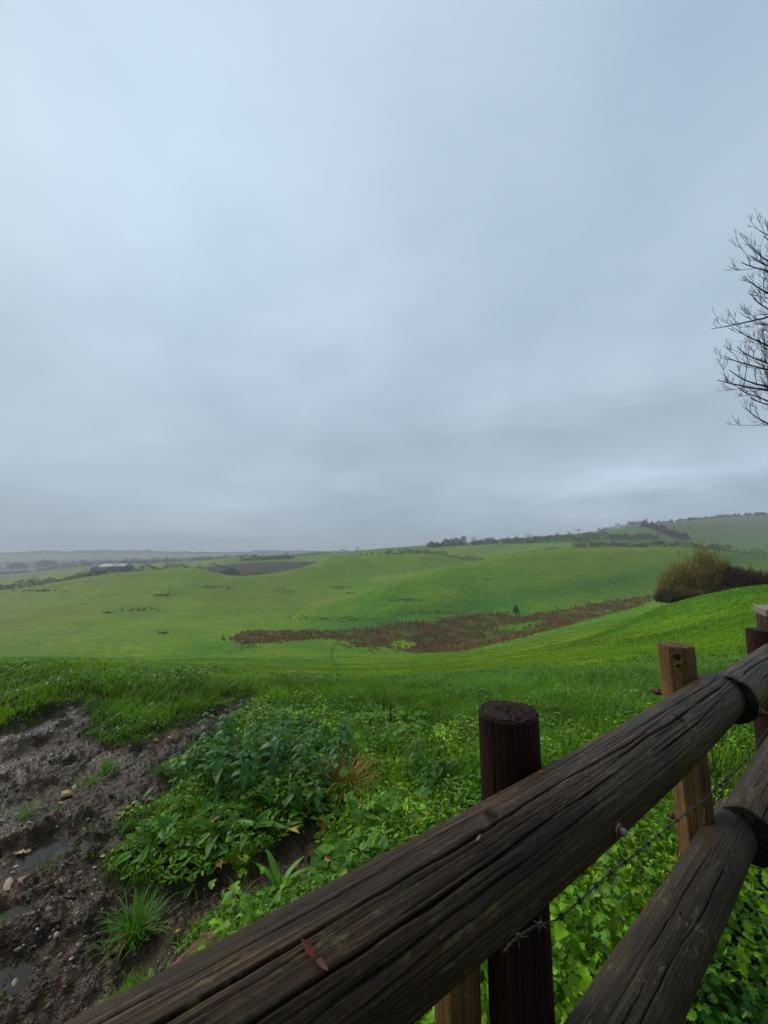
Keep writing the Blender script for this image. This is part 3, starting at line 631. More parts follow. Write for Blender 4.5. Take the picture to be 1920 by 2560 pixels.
for i in range(12, len(Q)-10, 21):
    parts = []
    an = np.linspace(0, 2*PI*2, 16); cc = Q[i]+tq[i]*np.linspace(-.004, .004, 16)[:, None]+.0046*(np.cos(an)[:, None]*aq[i]+np.sin(an)[:, None]*bq[i]); parts.append(tube(cc, .0014, 4))
    for q in range(4):
        a_ = q*PI/2+rng.uniform(-.4, .4)+i; dv = math.cos(a_)*aq[i]+math.sin(a_)*bq[i]+tq[i]*rng.uniform(-.5, .5); parts.append(tube(np.array([Q[i], Q[i]+dv*.008, Q[i]+dv*.018]), [.0014, .0012, .0003], 4))
    wpart('barb', parts)
tw = np.array([perp3(a, b, .56) for a, b in [(1762, 2020), (1758, 2050), (1745, 2085), (1722, 2115), (1700, 2142), (1690, 2175)]]); wpart('tie_wire', [tube(resample(tw, .01), .0012, 4)])

# ------------------------------------------------------------------ plant builders
def frame_of(phi, pitch, roll):
    """rotation matrices: x axis along heading phi raised by pitch, then rolled"""
    cp, sp_ = np.cos(phi), np.sin(phi); ct, st = np.cos(pitch), np.sin(pitch)
    X = np.stack([cp*ct, sp_*ct, st], -1); Yv = np.stack([-sp_, cp, 0*cp], -1); Z = np.cross(X, Yv)
    cr, sr = np.cos(roll)[..., None], np.sin(roll)[..., None]
    return np.stack([X, Yv*cr+Z*sr, Z*cr-Yv*sr], -1)            # columns
def batch(PV, PF, pos, rot, sc, col, vcol=None):
    N, m = len(pos), len(PV); sc = np.broadcast_to(np.asarray(sc, float).reshape(len(np.atleast_1d(sc)), -1), (N, 3)) if np.ndim(sc) else np.full((N, 3), sc)
    V = np.einsum('nij,nmj->nmi', rot, PV[None]*sc[:, None, :])+pos[:, None, :]
    F = [(f[None]+(np.arange(N)*m)[:, None, None]).reshape(-1, f.shape[1]) for f in PF]
    c = np.repeat(col, m, 0) if vcol is None else (col[:, None, :]*vcol[None, :, :]).reshape(-1, 3)
    return V.reshape(-1, 3), F, c
class Bag:
    def __init__(s): s.V = []; s.F = {}; s.c = []; s.n = 0
    def add(s, V, F, c):
        s.V.append(V)
        for f in F: s.F.setdefault(f.shape[1], []).append(f+s.n)
        s.c.append(c); s.n += len(V)
    def build(s, name, mat, parent=None, origin=None, smooth=True):
        V = np.vstack(s.V)
        if origin is not None: V = V-np.asarray(origin)
        return mk(name, V, [np.vstack(q) for q in s.F.values()], mat, parent, col=np.vstack(s.c), smooth=smooth)
def leaf(n=6, width=.5, teeth=0., droop=.25, fold=.18, base=.25, tip=1.4):
    """one blade along +x, length 1, folded along its midrib"""
    t = np.linspace(0, 1, n); w_ = width*.5*(t+.02)**base*(1-t)**(1/tip)*1.5; w_ = np.minimum(w_, width*.5)
    w_ = w_*(1+teeth*np.where(np.arange(n) % 2, 1, -1)); w_[0] = .02; w_[-1] = .004
    z = -droop*t*t; V = []
    for k in range(n): V += [(t[k], 0, z[k]), (t[k]-.03*(k % 2)*teeth*3, w_[k], z[k]+fold*w_[k]), (t[k]-.03*(k % 2)*teeth*3, -w_[k], z[k]+fold*w_[k])]
    F = []
    for k in range(n-1): a, b = 3*k, 3*(k+1); F += [(a, b, b+1, a+1), (a, a+2, b+2, b)]
    vc = np.ones((3*n, 3)); vc[0::3] *= 1.18
    return np.array(V), [np.array(F)], vc
def lobed(lobes=3, size=1.0, depth=.35, cup=.1, seed=0):
    """a palmate leaf with toothed lobes, stalk at the origin"""
    rg = np.random.default_rng(seed); n = lobes*6+1; a = np.linspace(-PI*.80, PI*.80, n); r_ = (1-depth*np.abs(np.sin(a*lobes/1.6*1.0))**1.0)*(.62+.38*np.cos(a*.55))
    r_ = r_*(1+.10*np.where(np.arange(n) % 2, 1, -1)); x = .35+.65*r_*np.cos(a)*size; y = .75*r_*np.sin(a)*size
    V = [(.33, 0, 0)]+[(x[i], y[i], cup*(r_[i]**2)*math.cos(2.2*a[i])-.10*x[i]**2) for i in range(n)]+[(.18, 0, .01)]
    F = [(0, i+1, i+2) for i in range(n-1)]; return np.array(V), [np.array(F)], np.ones((len(V), 3))
def blades(pos, h, wdt, lean, phi, col, curl=.55):
    """tapered bent grass blades, 7 vertices each"""
    N = len(pos); d = np.stack([np.cos(phi), np.sin(phi), 0*phi], -1); sdv = np.stack([-np.sin(phi), np.cos(phi), 0*phi], -1)
    V = np.zeros((N, 7, 3)); c = np.zeros((N, 7, 3))
    for k, (t, wf, sh) in enumerate(((0, .8, .55), (.4, 1, .85), (.75, .7, 1.05), (1, 0, 1.2))):
        o_ = lean*(t**1.8)*h; z = h*t*(1-curl*np.clip(lean, 0, 1.3)*t*t*.55); c0 = pos+d*o_[:, None]; c0[:, 2] += z
        if k < 3:
            V[:, 2*k] = c0-sdv*(wdt*wf/2)[:, None]; V[:, 2*k+1] = c0+sdv*(wdt*wf/2)[:, None]; c[:, 2*k] = c[:, 2*k+1] = col*(1 if k else .9)
        else: V[:, 6] = c0; c[:, 6] = col*1.05
    b = (np.arange(N)*7)[:, None]
    return V.reshape(-1, 3), [np.vstack([b+np.array([[0, 1, 3, 2]]), b+np.array([[2, 3, 5, 4]])]), b+np.array([[4, 5, 6]])], c.reshape(-1, 3)
def project(x, y, z):
    dn = np.maximum(y*CP+(z-EYE)*SP, .05); return 960+FP*x/dn, 1280-FP*((z-EYE)*CP-y*SP)/dn
def polar(N, r0, r1, a0, a1):
    R = np.exp(rng.uniform(math.log(r0), math.log(r1), N)); a = np.radians(rng.uniform(a0, a1, N)); return R*np.sin(a), R*np.cos(a)
def gcol(N, x, y):
    pal = np.array([[.070, .190, .004], [.130, .285, .005], [.205, .38, .007], [.27, .38, .02]])
    k = np.clip(rng.normal(1.1, .55, N)+.9*fbm(x*.7, y*.7, 120, 3)+.4*fbm(x/5, y/5, 125, 2), 0, 2.99); i = k.astype(int); t = (k-i)[:, None]
    return (pal[i]*(1-t)+pal[i+1]*t)*rng.uniform(.8, 1.15, (N, 1))
leafy = toplane([(285, 2040), (340, 1965), (430, 1900), (470, 1850), (590, 1775), (760, 1745), (960, 1790), (1190, 1830), (1300, 2000), (1250, 2200), (700, 2480), (300, 2540), (445, 2345), (560, 2262), (700, 2215), (800, 2130), (655, 2110), (464, 2206), (274, 2189), (268, 2150), (340, 2075)])
# --- grass close by: clumps of blades thinning with distance
def near_grass():
    bag = Bag(); NC = 44000; x, y = polar(NC, 1.1, 24, -54, 54); m = mudmask(x, y); lf = sdist(x, y, leafy); R = np.hypot(x, y)
    fencey = x*FN[0]+y*FN[1] < .62
    keep = (m < .25) & (rng.random(NC) < np.where(lf > .0, .38, 1)) & ~(fencey & (R < 3.2)) 
    U_, V_ = project(x, y, H0(x, y)); q = np.full(NC, 99.)
    for line in ([(680, 1703), (740, 1697), (800, 1686)], [(370, 1702), (410, 1688), (455, 1672)], [(560, 1790), (600, 1760), (640, 1745)], [(240, 1766), (300, 1755), (330, 1748)]):
        for a, b in zip(line[:-1], line[1:]):
            L = (b[0]-a[0])**2+(b[1]-a[1])**2; t = np.clip(((U_-a[0])*(b[0]-a[0])+(V_-a[1])*(b[1]-a[1]))/L, 0, 1); q = np.minimum(q, np.hypot(U_-a[0]-t*(b[0]-a[0]), (V_-a[1]-t*(b[1]-a[1]))*1.6))
    keep &= q > 5+4*rng.random(NC)
    x, y, R, lf = x[keep], y[keep], R[keep], lf[keep]; NC = len(x); nb = 9
    hc = (.055+.07*np.clip(fbm(x*.9, y*.9, 130, 3)+.3, 0, 1)); 
    left = sstep(-x/np.maximum(y, .1), .42, .70)*sstep(R, 4, 5)*(1-sstep(R, 6, 12)); hc += left*.045*(.4+sstep(fbm(x*1.1, y*1.1, 135, 2), -.3, .3))
    hc += .045*(1-sstep(R, 6, 9)); hc *= 1-.72*sstep(R, 7, 15); hc *= np.clip(-sdist(x, y, MUD)/.30, .35, 1)
    # rough unmown band on the right
    rb = sstep(x/y, -.1, .12)*np.exp(-((R-7.5)/2.6)**2)*sstep(fbm(x*.6, y*.6, 140, 3), -.25, .25); hc += .08*rb
    # grass islands near the mud are shorter
    X = np.repeat(x, nb)+rng.normal(0, .022, NC*nb)*np.repeat(.6+R/6, nb); Y = np.repeat(y, nb)+rng.normal(0, .022, NC*nb)*np.repeat(.6+R/6, nb)
    Z = Hm(X, Y); N = len(X); RR = np.hypot(X, Y); h = np.repeat(hc, nb)*rng.uniform(.55, 1.35, N)
    ph = np.repeat(rng.uniform(0, 2*PI, NC), nb)*.4+rng.uniform(0, 2*PI, N); lean = rng.uniform(.15, 1.1, N)
    col = gcol(N, X, Y); tallc = np.repeat(rb, nb)[:, None]*.65; col = col*(1-tallc)+np.array([.17, .36, .055])*tallc; col *= (1+.35*fbm(X*1.6, Y*1.6, 137, 3))[:, None]; fd = sstep(RR, 6, 15)[:, None]*.85; col = col*(1-fd)+np.array([.175, .33, .006])*fd*rng.uniform(.75, 1.2, (N, 1))
    V, F, c = blades(np.stack([X, Y, Z-.005], -1), h, np.maximum(.0035, RR*.0011)*rng.uniform(.7, 1.3, N), lean, ph, col); bag.add(V, F, c)
    N = 2600; x, y = polar(N, 1.3, 6.5, -52, 5); k = (mudmask(x, y) > .5) & (fbm(x*1.8, y*1.8, 145, 3)+rng.normal(0, .12, N) > .22); x, y = x[k], y[k]; N = len(x)*5
    X = np.repeat(x, 5)+rng.normal(0, .012, N); Y = np.repeat(y, 5)+rng.normal(0, .012, N)
    V, F, c = blades(np.stack([X, Y, Hm(X, Y)-.003], -1), rng.uniform(.012, .05, N), np.full(N, .0035), rng.uniform(.3, 1.3, N), rng.uniform(0, 6.28, N), gcol(N, X, Y)*.85); bag.add(V, F, c)
    o = bag.build('grass', M_grass); tag(o, 'long wet green grass along the field edge nearby', 'grass', kind='stuff')
near_grass()
def mid_grass():
    bag = Bag(); NC = 170000; x, y = polar(NC, 14, 150, -50, 48); z = H0(x, y); R = np.hypot(x, y); U, W = project(x, y, z)
    k = ~inpoly(U, W, wet_px); x, y, z, R = x[k], y[k], z[k], R[k]; N = len(x)
    h = (.03+.06*np.clip(fbm(x/4, y/4, 150, 3)+.35, 0, 1))*rng.uniform(.6, 1.3, N)*(1+R/150)
    lime = sstep(fbm(x/25, y/25, 80, 3), -.4, .4)[:, None]
    col = (np.array([.100, .225, .004])*(1-lime)+np.array([.158, .268, .005])*lime)*(1+.3*fbm(x/3, y/3, 155, 3))[:, None]*rng.uniform(.75, 1.2, (N, 1))
    kd = (.5*sstep(R, 90, 150))[:, None]; col = col*(1-kd)+np.array([.145, .185, .016])*kd
    V, F, c = blades(np.stack([x, y, z-.01], -1), h, R*.0016*rng.uniform(.6, 1.3, N), rng.uniform(.2, 1.2, N), rng.uniform(0, 2*PI, N), col); bag.add(V, F, c)
    tag(bag.build('pasture_grass', M_grass), 'short green grass of the sloping pasture', 'grass', kind='stuff')
mid_grass()
# --- low leafy weeds: fern-like parsley, lobed leaves, chickweed
def weeds():
    bag = Bag()
    PV, PF, vc = leaf(4, .62, 0, .2, .15)
    # chickweed-like small leaves
    N = 76000; x, y = polar(N, 1.0, 6.2, -36, 54); lf = sdist(x, y, leafy); m = mudmask(x, y); perp = x*FN[0]+y*FN[1]
    right = (perp > .62) & (np.arctan2(x, y) > math.radians(8)); fx = fbm(x*3.2, y*3.2, 160, 3)
    keep = (m < .35) & ((lf > -.02) | right) & (perp > .60) & (fx > np.where(right, -.8, -.30+.25*(y > 3.2))); x, y = x[keep], y[keep]; N = len(x); R = np.hypot(x, y)
    z = Hm(x, y)+rng.uniform(.01, .10, N)*(1+fbm(x*4, y*4, 165, 2))*np.clip(-sdist(x, y, MUD)/.25, .2, 1); ph = rng.uniform(0, 2*PI, N)
    t = sstep(fbm(x*2, y*2, 167, 3), -.5, .5)[:, None]; col = (np.array([.070, .22, .010])*(1-t)+np.array([.24, .42, .012])*t)*rng.uniform(.65, 1.25, (N, 1))
    dry = rng.random(N) < .05; col[dry] = np.array([.30, .20, .03])*rng.uniform(.5, 1, (dry.sum(), 1))
    V, F, c = batch(PV, PF, np.stack([x, y, z], -1), frame_of(ph, rng.uniform(-.5, .6, N), rng.normal(0, .4, N)), (.013+.0045*R)*rng.uniform(.6, 1.5, N), col, vc); bag.add(V, F, c)
    # parsley fronds
    fr = []
    for k in range(6):
        s_ = .15+.8*k/6; L = .42*(1-.75*k/6)
        for sg in (-1, 1): fr.append((s_, sg, L))
    NP = 6500; x, y = polar(NP, 1.3, 5.2, -36, 46); lf = sdist(x, y, leafy); perp = x*FN[0]+y*FN[1]; m = mudmask(x, y); fx = fbm(x*1.7, y*1.7, 170, 2)
    keep = (m < .5) & (lf > -.03) & (perp > .62) & (fx > -.12); x, y = x[keep], y[keep]; NP = len(x); z = Hm(x, y)+rng.uniform(.02, .12, NP)*np.clip(-sdist(x, y, MUD)/.25, .2, 1); ph = rng.uniform(0, 2*PI, NP); pi_ = rng.uniform(-.25, .75, NP); L0 = rng.uniform(.045, .10, NP)
    Rf = frame_of(ph, pi_, rng.normal(0, .3, NP)); t = rng.random(NP)[:, None]; colp = np.array([.055, .19, .018])*(1-t)+np.array([.15, .34, .025])*t
    LV, LF, lc = leaf(4, .7, .35, .1, .1); PVs = []; PFs = []; n0 = 0
    for s_, sg, L in fr:
        for q in range(3):
            a = sg*(1.15-.55*(q-1)*.9); o_ = np.array([s_+.0, 0, -.25*s_*s_])+np.array([math.cos(sg*1.1)*L*.45*q/2, math.sin(sg*1.1)*L*.45*q/2, 0]); ca, sa = math.cos(a), math.sin(a)
            v = LV*L*.62; v = np.stack([v[:, 0]*ca-v[:, 1]*sa, v[:, 0]*sa+v[:, 1]*ca, v[:, 2]], -1)+o_; PVs.append(v); PFs.append(LF[0]+n0); n0 += len(v)
    PVv = np.vstack(PVs); V, F, c = batch(PVv, [np.vstack(PFs)], np.stack([x, y, z], -1), Rf, L0, colp); bag.add(V, F, c)
    # lobed leaves, big and lush under the rails
    for sd_ in range(3):
        PV3, PF3, vc3 = lobed(3+2*(sd_ == 1), 1, (.30, .2, .12)[sd_], .2, sd_); N = 4600; x, y = polar(N, .95, 4.2, 4, 54)
        if sd_ == 2: x2, y2 = polar(700, 1.7, 4.6, -22, 14); x = np.r_[x, x2]; y = np.r_[y, y2]
        perp = x*FN[0]+y*FN[1]; m = mudmask(x, y); R = np.hypot(x, y); fx = fbm(x*2.2, y*2.2, 180+sd_, 2); keep = (m < .3) & ((perp > .60) | (R > 4)) & (fx > -.22); 
        near_r = (perp < .60) & (x > .95) & (R < 4)
        keep = keep | (near_r & (fx > -.3)); x, y, R, fx = x[keep], y[keep], R[keep], fx[keep]; N = len(x); z = Hm(x, y)+rng.uniform(.02, .22, N)*(1-.65*sstep(R, 1.8, 3.0))
        t = sstep(fbm(x*1.6, y*1.6, 190, 2)+rng.normal(0, .25, N), -.4, .5)[:, None]; col = (np.array([.035, .14, .006])*(1-t)+np.array([.21, .44, .010])*t)*rng.uniform(.6, 1.25, (N, 1))
        V, F, c = batch(PV3, PF3, np.stack([x, y, z], -1), frame_of(rng.uniform(0, 2*PI, N), rng.uniform(-.8, .55, N), rng.normal(0, .5, N)), rng.lognormal(-3.55, .40, N).clip(.012, .050), col, vc3); bag.add(V, F, c)
    tag(bag.build('weeds', M_leaf, smooth=True), 'mixed leafy green weeds covering the bank and the fence foot', 'weeds', kind='stuff')
weeds()
def rough_band():
    bag = Bag(); PV, PF, vc = leaf(4, .55, 0, .25, .15); N = 34000; x, y = polar(N, 4.5, 15, -48, 44); R = np.hypot(x, y); fx = fbm(x*1.3, y*1.3, 240, 3)
    rb = sstep(x/y, -.05, .2)*np.exp(-((R-8.5)/3.0)**2); lb = sstep(-x/y, .25, .5)*np.exp(-((R-6.5)/1.6)**2); k = (mudmask(x, y) < .2) & (fx > .42-.42*np.maximum(rb, lb)); x, y, R, rb, lb = x[k], y[k], R[k], rb[k], lb[k]; N = len(x)
    z = Hm(x, y)+rng.uniform(.02, .16, N)*(.6+.5*np.maximum(rb, lb)); t = (rb*rng.random(N))[:, None]; col = (np.array([.045, .13, .012])*(1-t)+np.array([.15, .30, .06])*t)*rng.uniform(.7, 1.2, (N, 1))
    V, F, c = batch(PV, PF, np.stack([x, y, z], -1), frame_of(rng.uniform(0, 6.28, N), rng.uniform(-.4, .9, N), rng.normal(0, .5, N)), .02+.0042*R*rng.uniform(.5, 1.5, N), col, vc); bag.add(V, F, c)
    tag(bag.build('rough_herbage', M_leaf), 'pale green thistles and herbs in rough patches of the near field', 'herbage', kind='stuff')
rough_band()
# --- nettles, each a plant
NL = leaf(9, .62, .16, .42, .22, .30, 1.25)
def nettle(h, seed, lsize=.085, dark=1.0):
    rg = np.random.default_rng(seed); t = empty('nettle_plant'); bag = Bag(); n = 14; q = np.linspace(0, 1, n); bx, by = rg.normal(0, .10, 2)
    P = np.stack([bx*q*q*h, by*q*q*h, q*h], -1); V, F = tube(P, np.linspace(.0035, .0015, n), 5)
    so_ = mk('stem', V, [F], M_leaf, t, col=np.tile([.05, .09, .02], (len(V), 1))); npair = max(6, int(h/.033)); pos = []; ph = []; pt = []; sz = []; col = []
    for k in range(npair):
        s_ = .12+.88*k/(npair-1); c = np.array([bx*s_*s_*h, by*s_*s_*h, s_*h]); a0 = (k % 2)*PI/2+rg.normal(0, .15)+seed; size = lsize*(.62+.6*math.sin(PI*min(1, s_*.86+.12)))*(1 if s_ < .93 else .55)
        for sg in range(2 if k < npair-1 else 4):
            a = a0+PI*sg+(PI/4 if k == npair-1 else 0)+rg.normal(0, .15); pos.append(c+.22*size*np.array([math.cos(a), math.sin(a), .3])); ph.append(a); pt.append(-.30+.75*s_**3+rg.normal(0, .18)-.15*(s_ < .5)); sz.append(size*rg.uniform(.8, 1.15)); g_ = rg.uniform(0, 1)
            col.append((np.array([.024, .095, .014])*(1-g_)+np.array([.055, .165, .024])*g_)*dark*(1+.25*(s_ > .9)))
    ph = np.array(ph); V, F, c = batch(NL[0], NL[1], np.array(pos), frame_of(ph, np.array(pt), rg.normal(0, .2, len(ph))), np.array(sz), np.array(col), NL[2]); mk('foliage', V, F, M_leaf, t, col=c)
    return t
NP_ = [nettle(h, 50+i, ls) for i, (h, ls) in enumerate(((.30, .085), (.36, .09), (.42, .085), (.26, .075), (.34, .095)))]
net_px = [(800, 1905), (770, 1925), (835, 1930), (740, 1905), (700, 1900), (660, 1895), (620, 1905), (560, 1900), (500, 1905), (530, 1940), (580, 1950), (630, 1960), (680, 1965), (730, 1970), (780, 1980), (820, 1985),
          (480, 1930), (600, 2000), (660, 2020), (540, 1990), (720, 2025), (790, 2030), (850, 1960), (690, 1935), (645, 1930), (760, 1890), (560, 1870), (520, 1875), (450, 1950), (500, 1975), (810, 2000), (750, 1950), (860, 1900), (690, 1870), (720, 1850), (760, 1840), (700, 1830), (1050, 1935), (1020, 1960), (1080, 1980), (1110, 1955), (1060, 2010), (640, 1862), (595, 1930)]
for i, (a, b) in enumerate(net_px):
    p = unproj(a, b, Hm); o = NP_[i] if i < 5 else copy_tree(NP_[i % 5])
    tall = i == 0; small = a > 1000 or b < 1860
    s_ = 1.05*(1.34 if tall else (.62 if small else rng.uniform(.72, 1.02)))*(.8 if b > 1990 or a < 520 else 1)
    o.location = p-np.array([0, 0, .02]); o.scale = (min(1.1, .25+s_*.8),)*2+(s_,); o.rotation_euler = (rng.normal(0, .08), rng.normal(0, .08), rng.uniform(0, 6.28))
    tag(o, 'tallest dark green nettle standing out of the clump' if tall else ('small nettle in the weeds between clump and round post' if a > 1000 else 'dark green toothed nettle in the clump on the bank'), 'nettle', 'nettles on the grassy bank')
# --- docks: rosettes of long leaves
DL = leaf(9, .36, .05, .55, .25, .35, 1.5)
def dock(px, row, n, L, col, label, up=.6, vary=.25, seed=0, yel=0):
    rg = np.random.default_rng(seed+500); p = unproj(px, row, Hm); t = empty('dock_plant', tuple(p-np.array([0, 0, .005]))); tag(t, label, 'dock')
    for k in range(n):
        a = k*2.4+rg.normal(0, .2); c = np.array(col)*rg.uniform(1-vary, 1+vary); 
        if rg.random() < yel: c = np.array([.30, .24, .02])*rg.uniform(.6, 1)
        ln = L*rg.uniform(.65, 1.15); st = .12*ln; pit = up+rg.normal(0, .25)
        R_ = frame_of(np.array([a]), np.array([pit]), rg.normal(0, .25, 1)); V, F, cc = batch(DL[0], DL[1], np.array([[math.cos(a)*st, math.sin(a)*st, .01]]), R_, np.array([ln]), c[None], DL[2]); mk('leaf', V, F, M_leaf, t, col=cc)
    return t
dock(548, 2085, 7, .20, (.13, .25, .03), 'yellowing pale green dock rosette at the mud edge', .7, seed=1, yel=.2)
dock(625, 2075, 7, .19, (.10, .22, .03), 'broad leaved dock just right of the yellowing rosette', .75, seed=2)
dock(700, 2225, 5, .15, (.11, .27, .025), 'upright light green dock beside the bare soil patch', 1.15, seed=3)
dock(1175, 1890, 6, .20, (.11, .25, .03), 'pale green dock close to the round post', .6, seed=4)
dock(915, 2050, 6, .14, (.06, .17, .03), 'dark green dock in the weeds beside the rail', .6, seed=5)
dock(1480, 2270, 8, .17, (.13, .30, .02), 'bright lime dock under the fence rail', .35, seed=6)
dock(1545, 2220, 6, .13, (.12, .29, .03), 'small upright bright dock under the rails', .8, seed=7)
dock(430, 2110, 6, .12, (.10, .20, .03), 'ragged small dock with yellow leaves at mud edge', .5, seed=8, yel=.4)
dock(350, 2005, 4, .11, (.10, .19, .07), 'grey green dock seedling standing in the mud', .8, seed=9)
dock(385, 2480, 5, .07, (.20, .22, .02), 'wilted yellow green weed by the lower end of the rail', .4, seed=10, yel=.6)
# --- single grass tufts
def tuft(px, row, n, h, spread, cols, label, name='grass_tuft', cat='grass tuft', wd=.004, group=None, lean=(.2, 1.3), mat=None):
    p = unproj(px, row, Hm); N = n; r_ = np.abs(rng.normal(0, spread*.45, N)); a = rng.uniform(0, 2*PI, N); pos = np.stack([r_*np.cos(a), r_*np.sin(a), 0*a], -1)
    k = rng.random(N)[:, None]; col = np.array(cols[0])*(1-k)+np.array(cols[1])*k
    bias = rng.uniform(0, 6.28); dd_ = rng.random(N) < .12; col[dd_] = np.array([.26, .20, .08]); V, F, c = blades(pos, h*rng.uniform(.3, 1.1, N)*(1+.25*np.cos(a-bias)), wd*rng.uniform(.7, 1.3, N), rng.uniform(*lean, N), a+rng.normal(0, .6, N), col, .75)
    o = mk(name, V, F, mat or M_grass, col=c); o.location = p-np.array([0, 0, .008]); tag(o, label, cat, group); return o
GR = ((.06, .20, .015), (.16, .37, .05))
tuft(340, 2335, 420, .125, .10, GR, 'large bright green grass tuft alone on the mud', wd=.0045)
tuft(865, 1985, 420, .24, .13, ((.42, .19, .025), (.36, .30, .04)), 'withered orange brown tuft of grass behind the weeds', 'withered_grass_tuft', wd=.006, mat=M_dry)
tuft(265, 1935, 160, .11, .10, GR, 'bright green tuft in the middle of the upper mud', wd=.005)
tuft(225, 1960, 90, .09, .10, GR, 'low green tuft beside a yellow stone', wd=.005)
tuft(232, 2150, 26, .12, .03, ((.08, .14, .03), (.16, .2, .05)), 'thin sparse upright sprig of grass on the mud')
tuft(120, 2170, 70, .06, .10, ((.07, .13, .02), (.12, .2, .03)), 'flat mossy green tuft among small stones')
tuft(60, 2040, 90, .08, .10, GR, 'green tuft near the puddle by the photo edge')
tuft(135, 2025, 50, .05, .07, ((.08, .16, .02), (.15, .24, .03)), 'tiny green tuft below the yellow stones')
tuft(330, 2060, 120, .10, .09, GR, 'fine green tuft on the near rim of the mud', wd=.004)
tuft(440, 2100, 130, .13, .09, GR, 'dark green tuft at the edge of the weeds', wd=.004)
tuft(300, 1840, 130, .08, .16, GR, 'spreading grass island between the wheel ruts', wd=.006)
tuft(410, 1935, 130, .13, .10, ((.05, .15, .05), (.10, .24, .08)), 'blue green tuft fringing the nettle clump', wd=.005)
tuft(600, 2250, 30, .09, .05, ((.07, .12, .03), (.14, .18, .05)), 'thin tuft growing on the bare soil patch')
tuft(1275, 2090, 60, .12, .08, GR, 'grass tuft against the upper edge of the rail')
tuft(975, 1835, 6, .36, .02, ((.02, .014, .01), (.03, .02, .012)), 'dark dead upright stalk in the long grass', 'dead_stalk', 'stalk', wd=.012, lean=(0, .12), mat=M_twig)
tuft(960, 1790, 4, .30, .02, ((.03, .02, .01), (.05, .03, .02)), 'thinner dead stalk behind the dark stalk', 'dead_stalk', 'stalk', wd=.009, lean=(0, .12), mat=M_twig)
# --- dead bramble stems caught between the posts
bp = perp3(1775, 2010, .80); bag = Bag()
for k in range(16):
    a = perp3(rng.uniform(1752, 1800), rng.uniform(1990, 2060), .80)-bp; b = perp3(rng.uniform(1765, 1870), rng.uniform(1865, 1960), .80+rng.uniform(-.12, .15))-bp
    md = (a+b)/2+rng.normal(0, .03, 3); V, F = tube(resample(np.array([a, md, b]), .02), .0022, 4); bag.add(V, [F], np.tile([.03, .022, .016], (len(V), 1)))
for k in range(6):
    a = perp3(rng.uniform(1560, 1750), rng.uniform(2060, 2180), .95)-bp; b = a+np.array([rng.uniform(-.15, .15), rng.uniform(-.1, .1), rng.uniform(.05, .25)]); V, F = tube(resample(np.array([a, (a+b)/2+rng.normal(0, .02, 3), b]), .02), .0016, 4); bag.add(V, [F], np.tile([.05, .035, .02], (len(V), 1)))
o = bag.build('bramble', M_twig); o.location = bp; tag(o, 'tangle of thin dead stems beside the tan post', 'bramble')
# --- stones
import bmesh
def ico(sub):
    bm = bmesh.new(); bmesh.ops.create_icosphere(bm, subdivisions=sub, radius=1); V = np.array([v.co[:] for v in bm.verts]); F = np.array([[v.index for v in f.verts] for f in bm.faces]); bm.free(); return V, F
I1 = ico(1); I3 = ico(3)
def gravel():
    bag = Bag()
    for sd_ in range(4):
        rg = np.random.default_rng(sd_); PV = I1[0]*(1+rg.normal(0, .16, (len(I1[0]), 1)))*np.array([1, rg.uniform(.6, .9), rg.uniform(.45, .7)])
        N = 1700; x, y = polar(N, 1.25, 6.5, -54, 12); m = mudmask(x, y); cl_ = fbm(x*2, y*2, 200, 3); keep = (m > .5) & (cl_+rg.normal(0, .3, N) > -.05); x, y = x[keep], y[keep]; N = len(x)
        z = Hm(x, y)+.001; s_ = np.minimum(rg.lognormal(-5.35, .5, N), .014)*(.75+.09*np.hypot(x, y)); k = rg.random(N)[:, None]; col = np.array([.30, .25, .19])*(1-k)+np.array([.46, .42, .37])*k
        rd = rg.random(N) < .12; col[rd] = [.26, .11, .07]; dk = rg.random(N) < .3; col[dk] *= .45
        V, F, c = batch(PV, [I1[1]], np.stack([x, y, z], -1), frame_of(rg.uniform(0, 6.28, N), rg.normal(0, .3, N), rg.normal(0, .3, N)), s_, col); bag.add(V, F, c)
    tag(bag.build('gravel', M_stone, smooth=False), 'pale small stones bedded in the churned mud', 'gravel', kind='stuff')
    # clods of soil
    bag = Bag(); N = 9500; x, y = polar(N, 1.2, 7.0, -54, 14); m = mudmask(x, y); keep = (m > .45) & (fbm(x*2.6, y*2.6, 210, 3) > -.1); x, y = x[keep], y[keep]; N = len(x)
    rg = np.random.default_rng(9); PV = I1[0]*(1+rg.normal(0, .2, (len(I1[0]), 1)))*np.array([1, .8, .6]); k = rg.random(N)[:, None]
    V, F, c = batch(PV, [I1[1]], np.stack([x, y, Hm(x, y)], -1), frame_of(rg.uniform(0, 6.28, N), rg.normal(0, .5, N), rg.normal(0, .5, N)), np.minimum(rg.lognormal(-5.1, .6, N), .017), np.array([.022, .012, .006])*(1-k)+np.array([.060, .035, .017])*k); bag.add(V, F, c)
    tag(bag.build('soil_crumbs', M_stone, smooth=False), 'dark wet crumbs of churned soil', 'soil', kind='stuff')
gravel()
